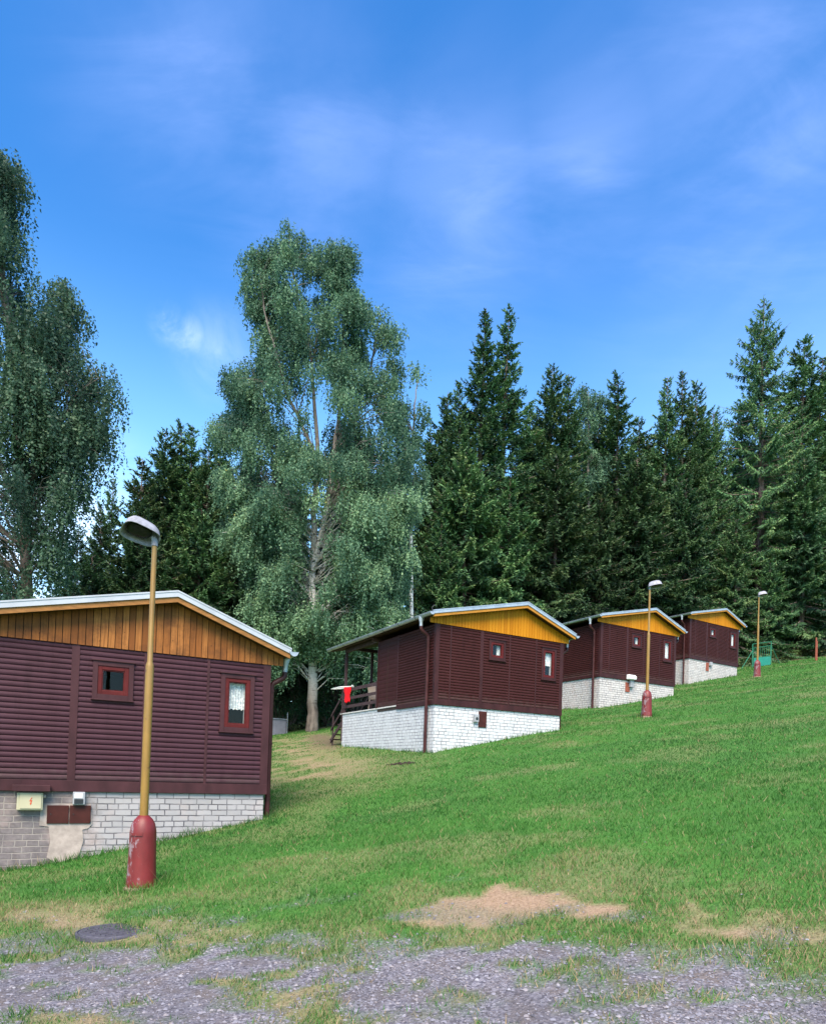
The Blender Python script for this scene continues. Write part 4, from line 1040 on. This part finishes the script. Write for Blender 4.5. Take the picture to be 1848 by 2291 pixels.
birch((655, 1536), 37, [
    [(655, 1538, .36, 0), (656, 1500, .29, 0), (658, 1400, .24, 0), (656, 1230, .20, 0), (661, 1080, .15, 0), (668, 930, .11, 0), (655, 760, .07, 0), (620, 600, .06, 0), (606, 470, .02, 0)],
    [(657, 1200, .16, -.2), (683, 1090, .14, -.4), (700, 980, .12, -.3), (716, 830, .09, .2), (722, 680, .05, .4), (722, 515, .02, .2)],
    [(654, 1260, .15, .3), (632, 1170, .12, .6), (600, 1020, .10, 1.0), (560, 860, .06, 1.2), (530, 780, .02, 1.2)],
    [(664, 1020, .12, .6), (730, 900, .09, 1.3), (780, 780, .06, 1.5), (800, 650, .02, 1.2)],
    [(660, 950, .10, -.5), (600, 820, .07, -1.0), (555, 650, .04, -1.0), (540, 530, .015, -.8)]],
    TALL, 31, 'tall bushy birch with pale stems between the nearest and second cabins', 520, 'birch_leaves', .12, (.45, 1.25), 190,
    extra=[(800, 665, 26, 1.0, .42, 1), (803, 700, 30, 1.2, .42, 1), (825, 730, 34, 1.0, .42, 1), (843, 770, 34, .5, .42, .8), (722, 520, 22, .2, .42, 1), (725, 545, 28, .2, .4, 1), (700, 515, 20, 0, .4, .8), (606, 470, 16, 0, .4, 1), (600, 500, 24, 0, .4, 1), (548, 530, 22, -.8, .4, 1), (540, 560, 26, -.6, .4, 1), (520, 590, 22, -.4, .4, .9), (525, 615, 22, -.3, .4, .9),
           (640, 985, 50, -3.2, .80, 1.0), (725, 1010, 55, -4.0, .84, 1.1), (800, 1040, 50, -3.4, .82, 1.1), (760, 1100, 55, -4.2, .80, 1.1), (835, 1110, 42, -2.8, .76, 1), (800, 1190, 50, -3.6, .80, 1.1), (740, 1200, 48, -3.8, .78, 1.0), (545, 1080, 50, -3.2, .78, 1.1), (500, 1110, 36, -2.2, .74, 1), (560, 1180, 50, -3.4, .78, 1.1), (560, 1265, 44, -3.0, .82, 1.1), (610, 1310, 40, -2.8, .80, 1), (820, 1260, 44, -2.8, .76, 1), (765, 1290, 44, -3.0, .76, 1), (590, 1090, 40, -3.6, .72, 1), (505, 1010, 40, -1.4, .66, .9), (470, 1035, 28, -.8, .68, .8), (705, 1310, 38, -1.6, .6, .9), (650, 1300, 34, -1.5, .66, .9), (665, 1355, 34, -1.4, .6, .8), (620, 1370, 34, -1.2, .58, .8), (700, 1375, 34, -1.2, .56, .8), (745, 1360, 36, -1.5, .6, .9), (640, 1335, 34, -1.9, .62, 1), (690, 1340, 36, -1.9, .6, 1), (600, 1400, 32, -.9, .54, .9), (720, 1410, 34, -.8, .52, .9), (770, 1395, 32, -.9, .54, .9), (560, 1385, 30, -.9, .54, .8), (575, 1335, 36, -1.6, .62, .9), (800, 1345, 34, -1.2, .58, .9), (830, 1310, 30, -1.0, .56, .9), (690, 960, 40, -3.6, .78, 1)],
    gaps=[(665, 1090, 20), (658, 1160, 24), (656, 1220, 22), (690, 800, 24), (755, 830, 22), (625, 905, 18), (560, 915, 16), (790, 860, 16), (668, 1130, 26), (655, 1200, 26), (690, 870, 18)])
LEFT = [(230, -70, -20), (300, -90, 2), (345, -110, 36), (400, -120, 46), (460, -130, 44), (500, -130, 34), (545, -150, 80), (580, -160, 140), (640, -190, 165), (700, -200, 168), (745, -210, 190), (790, -220, 235), (850, -230, 250), (900, -220, 215), (960, -220, 215), (1050, -210, 195), (1120, -200, 170), (1200, -190, 150), (1290, -180, 120)]
birch((62, 1560), 24, [
    [(62, 1570, .30, 0), (60, 1400, .22, 0), (52, 1100, .16, 0), (30, 800, .16, 0), (0, 520, .10, 0), (-25, 200, .02, 0)],
    [(52, 1100, .14, .2), (100, 880, .10, .5), (140, 720, .06, .6), (150, 610, .02, .5)],
    [(48, 1040, .13, -.3), (110, 920, .07, -.8), (170, 820, .03, -1.0), (215, 790, .012, -1.0)],
    [(50, 1080, .13, .4), (-60, 850, .10, .8), (-130, 650, .05, 1.0), (-160, 560, .02, 1.0)]],
    LEFT, 41, 'large weeping birch cut by the left picture edge behind the nearest cabin', 380, 'birch_leaves_dark', .10, (.7, 1.9), 230, rpx=(17, 36),
    extra=[(225, 800, 24, -1.0, .36, 1), (238, 830, 20, -1.0, .36, 1), (215, 960, 22, -.6, .36, .7), (22, 380, 26, 0, .36, 1), (25, 430, 28, 0, .36, 1), (15, 340, 20, 0, .36, 1), (140, 600, 30, .4, .36, 1), (150, 660, 34, .4, .36, 1), (70, 780, 60, -2.6, .52, 1), (30, 860, 60, -2.8, .52, 1), (100, 880, 50, -2.6, .5, 1), (60, 730, 50, -2.2, .5, 1)],
    gaps=[(20, 690, 20), (95, 770, 14), (120, 560, 10), (35, 1165, 22), (135, 1140, 20), (5, 1080, 18), (170, 1060, 18), (95, 1215, 22), (110, 800, 16), (160, 1190, 18)], low_tint=-.02, gap=.07, centre=190, bark_mat='bark_birch_dark')
birch((866, 1352), 40, [[(866, 1360, .13, 0), (864, 1200, .11, 0), (862, 1000, .09, 0), (872, 850, .04, 0), (880, 780, .012, 0)]],
    [(775, 876, 888), (820, 845, 892), (880, 835, 898), (960, 838, 890), (1010, 850, 885), (1040, 855, 885)], 51, 'slim birch with a thin pale stem at the right flank of the tall birch', 34, 'birch_leaves', .13, (.5, 1.2), 150, rpx=(20, 32),
    extra=[(850, 1240, 24, .3, .4, .8), (872, 1290, 24, .2, .4, .8)], limb=.03)
birch((1236, 1380), 55, [[(1236, 1390, .2, 0), (1236, 1100, .14, 0), (1236, 900, .06, 0), (1236, 820, .015, 0)]],
    [(810, 1225, 1245), (840, 1205, 1262), (900, 1195, 1275), (980, 1200, 1275), (1040, 1205, 1270)], 61, 'bright leafy tree top rising among the dark spruces', 50, 'birch_leaves', .15, (.5, 1.2), 130, rpx=(18, 30), group=None, limb=.04)

def shrub(px, depth, w, h, seed, label, tint=.42, name='shrub', mat='shrub_leaves', group='shrubs under the birches'):
    p = at_depth(px, 1500, depth); p.z = float(ground(p.x, p.y)); o = empty(name, p); tag(o, label, 'shrub', group)
    r = np.random.default_rng(seed); cl = []; st = MB()
    for k in range(int(9 * w)):
        a = r.random() * 6.28; q = r.random() ** .5 * w * .5; zz = h * (.25 + .7 * r.random()) * (1 - .35 * (q / w))
        cl.append((q * math.cos(a), q * math.sin(a), zz, .42 * min(1, w / 2), .40 * min(1, h / 2), tint + r.normal(0, .1), 1))
        st.tube([(r.normal(0, .12), r.normal(0, .12), -.1), (q * .5 * math.cos(a), q * .5 * math.sin(a), zz * .55), (q * math.cos(a), q * math.sin(a), zz)], [.03, .02, .008], 5, cap=False)
    st.build('stems', 'bark_spruce', o, smooth=True)
    V, T = leaf_clumps(cl, seed + 1, .12, (.3, .7), 130, .09, flat=.16)
    fast_mesh('foliage', V, 4, mat, o, T)
SH = [(592, 41, 3.2, 3.6, 'dark shrub just right of the near cabin corner'), (640, 43, 3.4, 5.0, 'tall dark shrub behind the birch trunk on its left'), (700, 42, 3.2, 4.4, 'leafy shrub right of the birch trunk'), (742, 41, 3.0, 4.2, 'green shrub seen through the open porch of the second cabin'),
      (785, 43, 3.2, 4.0, 'dark shrub behind the porch railing of the second cabin'), (610, 40, 2.2, 1.6, 'low dark shrub by the grey hut'), (690, 40.3, 2.4, 1.5, 'low dark shrub between the birch trunk and the porch stair'), (560, 43, 3.4, 4.2, 'shrub hidden behind the near cabin except its top'), (835, 44, 3, 3.6, 'shrub behind the smooth wall panels of the second cabin')]
for i, (px, dd, w, h, lab) in enumerate(SH): shrub(px, dd, w, h, 200 + 3 * i, lab, .40 + .05 * (i % 3))
# brambles and ferns along the wood's foot: nobody could count them
def brambles():
    r = np.random.default_rng(77); cl = []
    for k in range(420):
        px = r.uniform(1545, 1790); d = ray(px, 1400); d = d / d.y; Y = edge_y((px - 868) / 1451) - 4.5 + r.random() * 6
        if 1575 < px < 1630 and Y < 54.5: continue
        X = Y * d.x; cl.append((X, Y, float(ground(X, Y)) + .15 + .45 * r.random(), .42, .34, .35 + .25 * r.random(), 1))
    for k in range(160):
        px = r.uniform(560, 850); d = ray(px, 1500); d = d / d.y; Y = 39.2 + r.random() * 5
        X = Y * d.x; cl.append((X, Y, float(ground(X, Y)) + .1 + .25 * r.random(), .35, .25, .15 + .2 * r.random(), 1))
    V, T = leaf_clumps(cl, 78, .16, (.25, .6), 60, .10, flat=.18)
    o = fast_mesh('undergrowth', V, 4, 'fern_leaves', None, T); tag(o, 'low brambles and ferns along the foot of the wood', 'undergrowth', kind='stuff')
brambles()

# ------------------------------------------------------------------ sky and light
SUN_EL, SUN_AZ = math.radians(50), math.radians(-177)       # azimuth from +Y towards +X: behind the viewer
w = bpy.data.worlds.new('World'); S.world = w; w.use_nodes = True
t = w.node_tree; nd = t.nodes; bg = nd['Background']
sky = nd.new('ShaderNodeTexSky'); sky.sky_type = 'NISHITA'; sky.sun_disc = False; sky.sun_elevation = SUN_EL; sky.sun_rotation = SUN_AZ
sky.altitude = 600; sky.air_density = 1.3; sky.dust_density = .8; sky.ozone_density = 3.0
tc = nd.new('ShaderNodeTexCoord')
def wn(typ, **k):
    n = nd.new(typ)
    for a, b in k.items(): setattr(n, a, b)
    return n
def wmath(op, a, b=0.0, c=None):
    n = wn('ShaderNodeMath', operation=op)
    for v, i in ((a, 0), (b, 1), (c, 2)):
        if v is None: continue
        if isinstance(v, (int, float)): n.inputs[i].default_value = v
        else: t.links.new(v, n.inputs[i])
    return n.outputs[0]
def wmix(f, a, b):
    n = wn('ShaderNodeMix', data_type='RGBA')
    for v, i in ((f, 0), (a, 6), (b, 7)):
        if isinstance(v, (int, float)): n.inputs[i].default_value = v
        elif isinstance(v, tuple): n.inputs[i].default_value = (*v, 1)
        else: t.links.new(v, n.inputs[i])
    return n.outputs[2]
sx = wn('ShaderNodeSeparateXYZ'); t.links.new(tc.outputs['Generated'], sx.inputs[0])
zz_ = wmath('ADD', wmath('MAXIMUM', sx.outputs['Z'], 0.0), .18)
cxyz = wn('ShaderNodeCombineXYZ'); t.links.new(wmath('DIVIDE', sx.outputs['X'], zz_), cxyz.inputs[0]); t.links.new(wmath('DIVIDE', sx.outputs['Y'], zz_), cxyz.inputs[1])
layer = cxyz.outputs[0]
def wnoise(scale, loc, stretch, detail=7, rough=.58, rot=(0, 0, 0)):
    mp = wn('ShaderNodeMapping'); mp.inputs['Scale'].default_value = stretch; mp.inputs['Location'].default_value = loc; mp.inputs['Rotation'].default_value = rot
    t.links.new(layer, mp.inputs['Vector'])
    n = wn('ShaderNodeTexNoise'); n.inputs['Scale'].default_value = scale; n.inputs['Detail'].default_value = detail; n.inputs['Roughness'].default_value = rough; n.inputs['Distortion'].default_value = .6
    t.links.new(mp.outputs[0], n.inputs['Vector']); return n.outputs['Fac']
def wramp(f, a, b):
    n = wn('ShaderNodeMapRange', interpolation_type='SMOOTHSTEP'); n.inputs['From Min'].default_value = a; n.inputs['From Max'].default_value = b
    t.links.new(f, n.inputs['Value']); return n.outputs[0]
def blob(px, py, rad, soft):
    d = ray(px, py).normalized(); n = wn('ShaderNodeVectorMath', operation='DISTANCE'); n.inputs[1].default_value = d
    t.links.new(tc.outputs['Generated'], n.inputs[0])
    return wramp(n.outputs['Value'], rad + soft, rad - soft)
hs = nd.new('ShaderNodeHueSaturation'); hs.inputs['Saturation'].default_value = 1.36; hs.inputs['Value'].default_value = 1.0; hs.inputs['Hue'].default_value = .506
t.links.new(sky.outputs[0], hs.inputs['Color'])
SKYGAIN = 1.0
veil = wmath('MULTIPLY', wramp(wnoise(1.5, (.3, .1, .7), (1, 1.5, 1), 8, .56, (0, 0, .6)), .34, .74), .62)
wisp = wmath('MULTIPLY', wramp(wnoise(3.6, (1.3, .4, 2.2), (.8, 2.0, 1), 9, .60, (0, 0, .75)), .42, .78), .42)
b1 = wmath('MAXIMUM', blob(420, 120, .0, .22), blob(640, 330, .0, .24)); b2 = wmath('MAXIMUM', blob(980, 440, .0, .24), blob(1250, 360, .0, .22)); b3 = blob(1620, 280, .02, .32)
hz = blob(1700, 800, .05, .35)
cl1 = wmath('MULTIPLY', wmath('MAXIMUM', wmath('MAXIMUM', b1, b2), b3), wmath('ADD', veil, wisp))
cl1 = wmath('ADD', cl1, wmath('MULTIPLY', hz, .22))
cloudcol = (5.2, 5.9, 9.6)
c = wmix(wmath('MINIMUM', wmath('MULTIPLY', cl1, .44), .8), hs.outputs[0], cloudcol)
sz = wn('ShaderNodeSeparateXYZ'); t.links.new(tc.outputs['Generated'], sz.inputs[0])
c = wmix(wmath('MULTIPLY', wramp(sz.outputs['Z'], .62, .12), .42), c, (4.2, 7.6, 10.2))
puff = wmath('MULTIPLY', wmath('MAXIMUM', wmath('MAXIMUM', blob(355, 682, .0, .030), blob(395, 705, .0, .034)), wmath('MULTIPLY', blob(460, 740, .0, .075), .4)), wramp(wnoise(7, (.2, .8, .1), (1, .7, 1), 9, .62), .30, .68))
c = wmix(wmath('MULTIPLY', puff, .85), c, (7.5, 7.9, 9.8))
low = wmath('MULTIPLY', blob(60, 1160, .06, .16), wramp(wnoise(4, (.5, .2, .9), (1, 1, 2.2)), .30, .60))
c = wmix(wmath('MULTIPLY', low, .6), c, (9.5, 9.8, 10.5))
t.links.new(c, bg.inputs['Color']); bg.inputs['Strength'].default_value = .15
sl = bpy.data.lights.new('sun', 'SUN'); sl.energy = 4.2; sl.angle = math.radians(40); sl.color = (1, .87, .70)
so = bpy.data.objects.new('sun', sl); COL.objects.link(so)
dirv = Vector((math.sin(SUN_AZ) * math.cos(SUN_EL), math.cos(SUN_AZ) * math.cos(SUN_EL), math.sin(SUN_EL)))
so.rotation_euler = (-dirv).to_track_quat('-Z', 'Y').to_euler(); so.location = (0, -20, 40)
S.view_settings.view_transform = 'Standard'; S.view_settings.look = 'None'; S.view_settings.exposure = 1.0; S.view_settings.gamma = 1
S.render.engine = 'CYCLES'
S.cycles.max_bounces = 4; S.cycles.diffuse_bounces = 3; S.cycles.glossy_bounces = 2; S.cycles.transmission_bounces = 4; S.cycles.transparent_max_bounces = 8
S.cycles.use_denoising = True
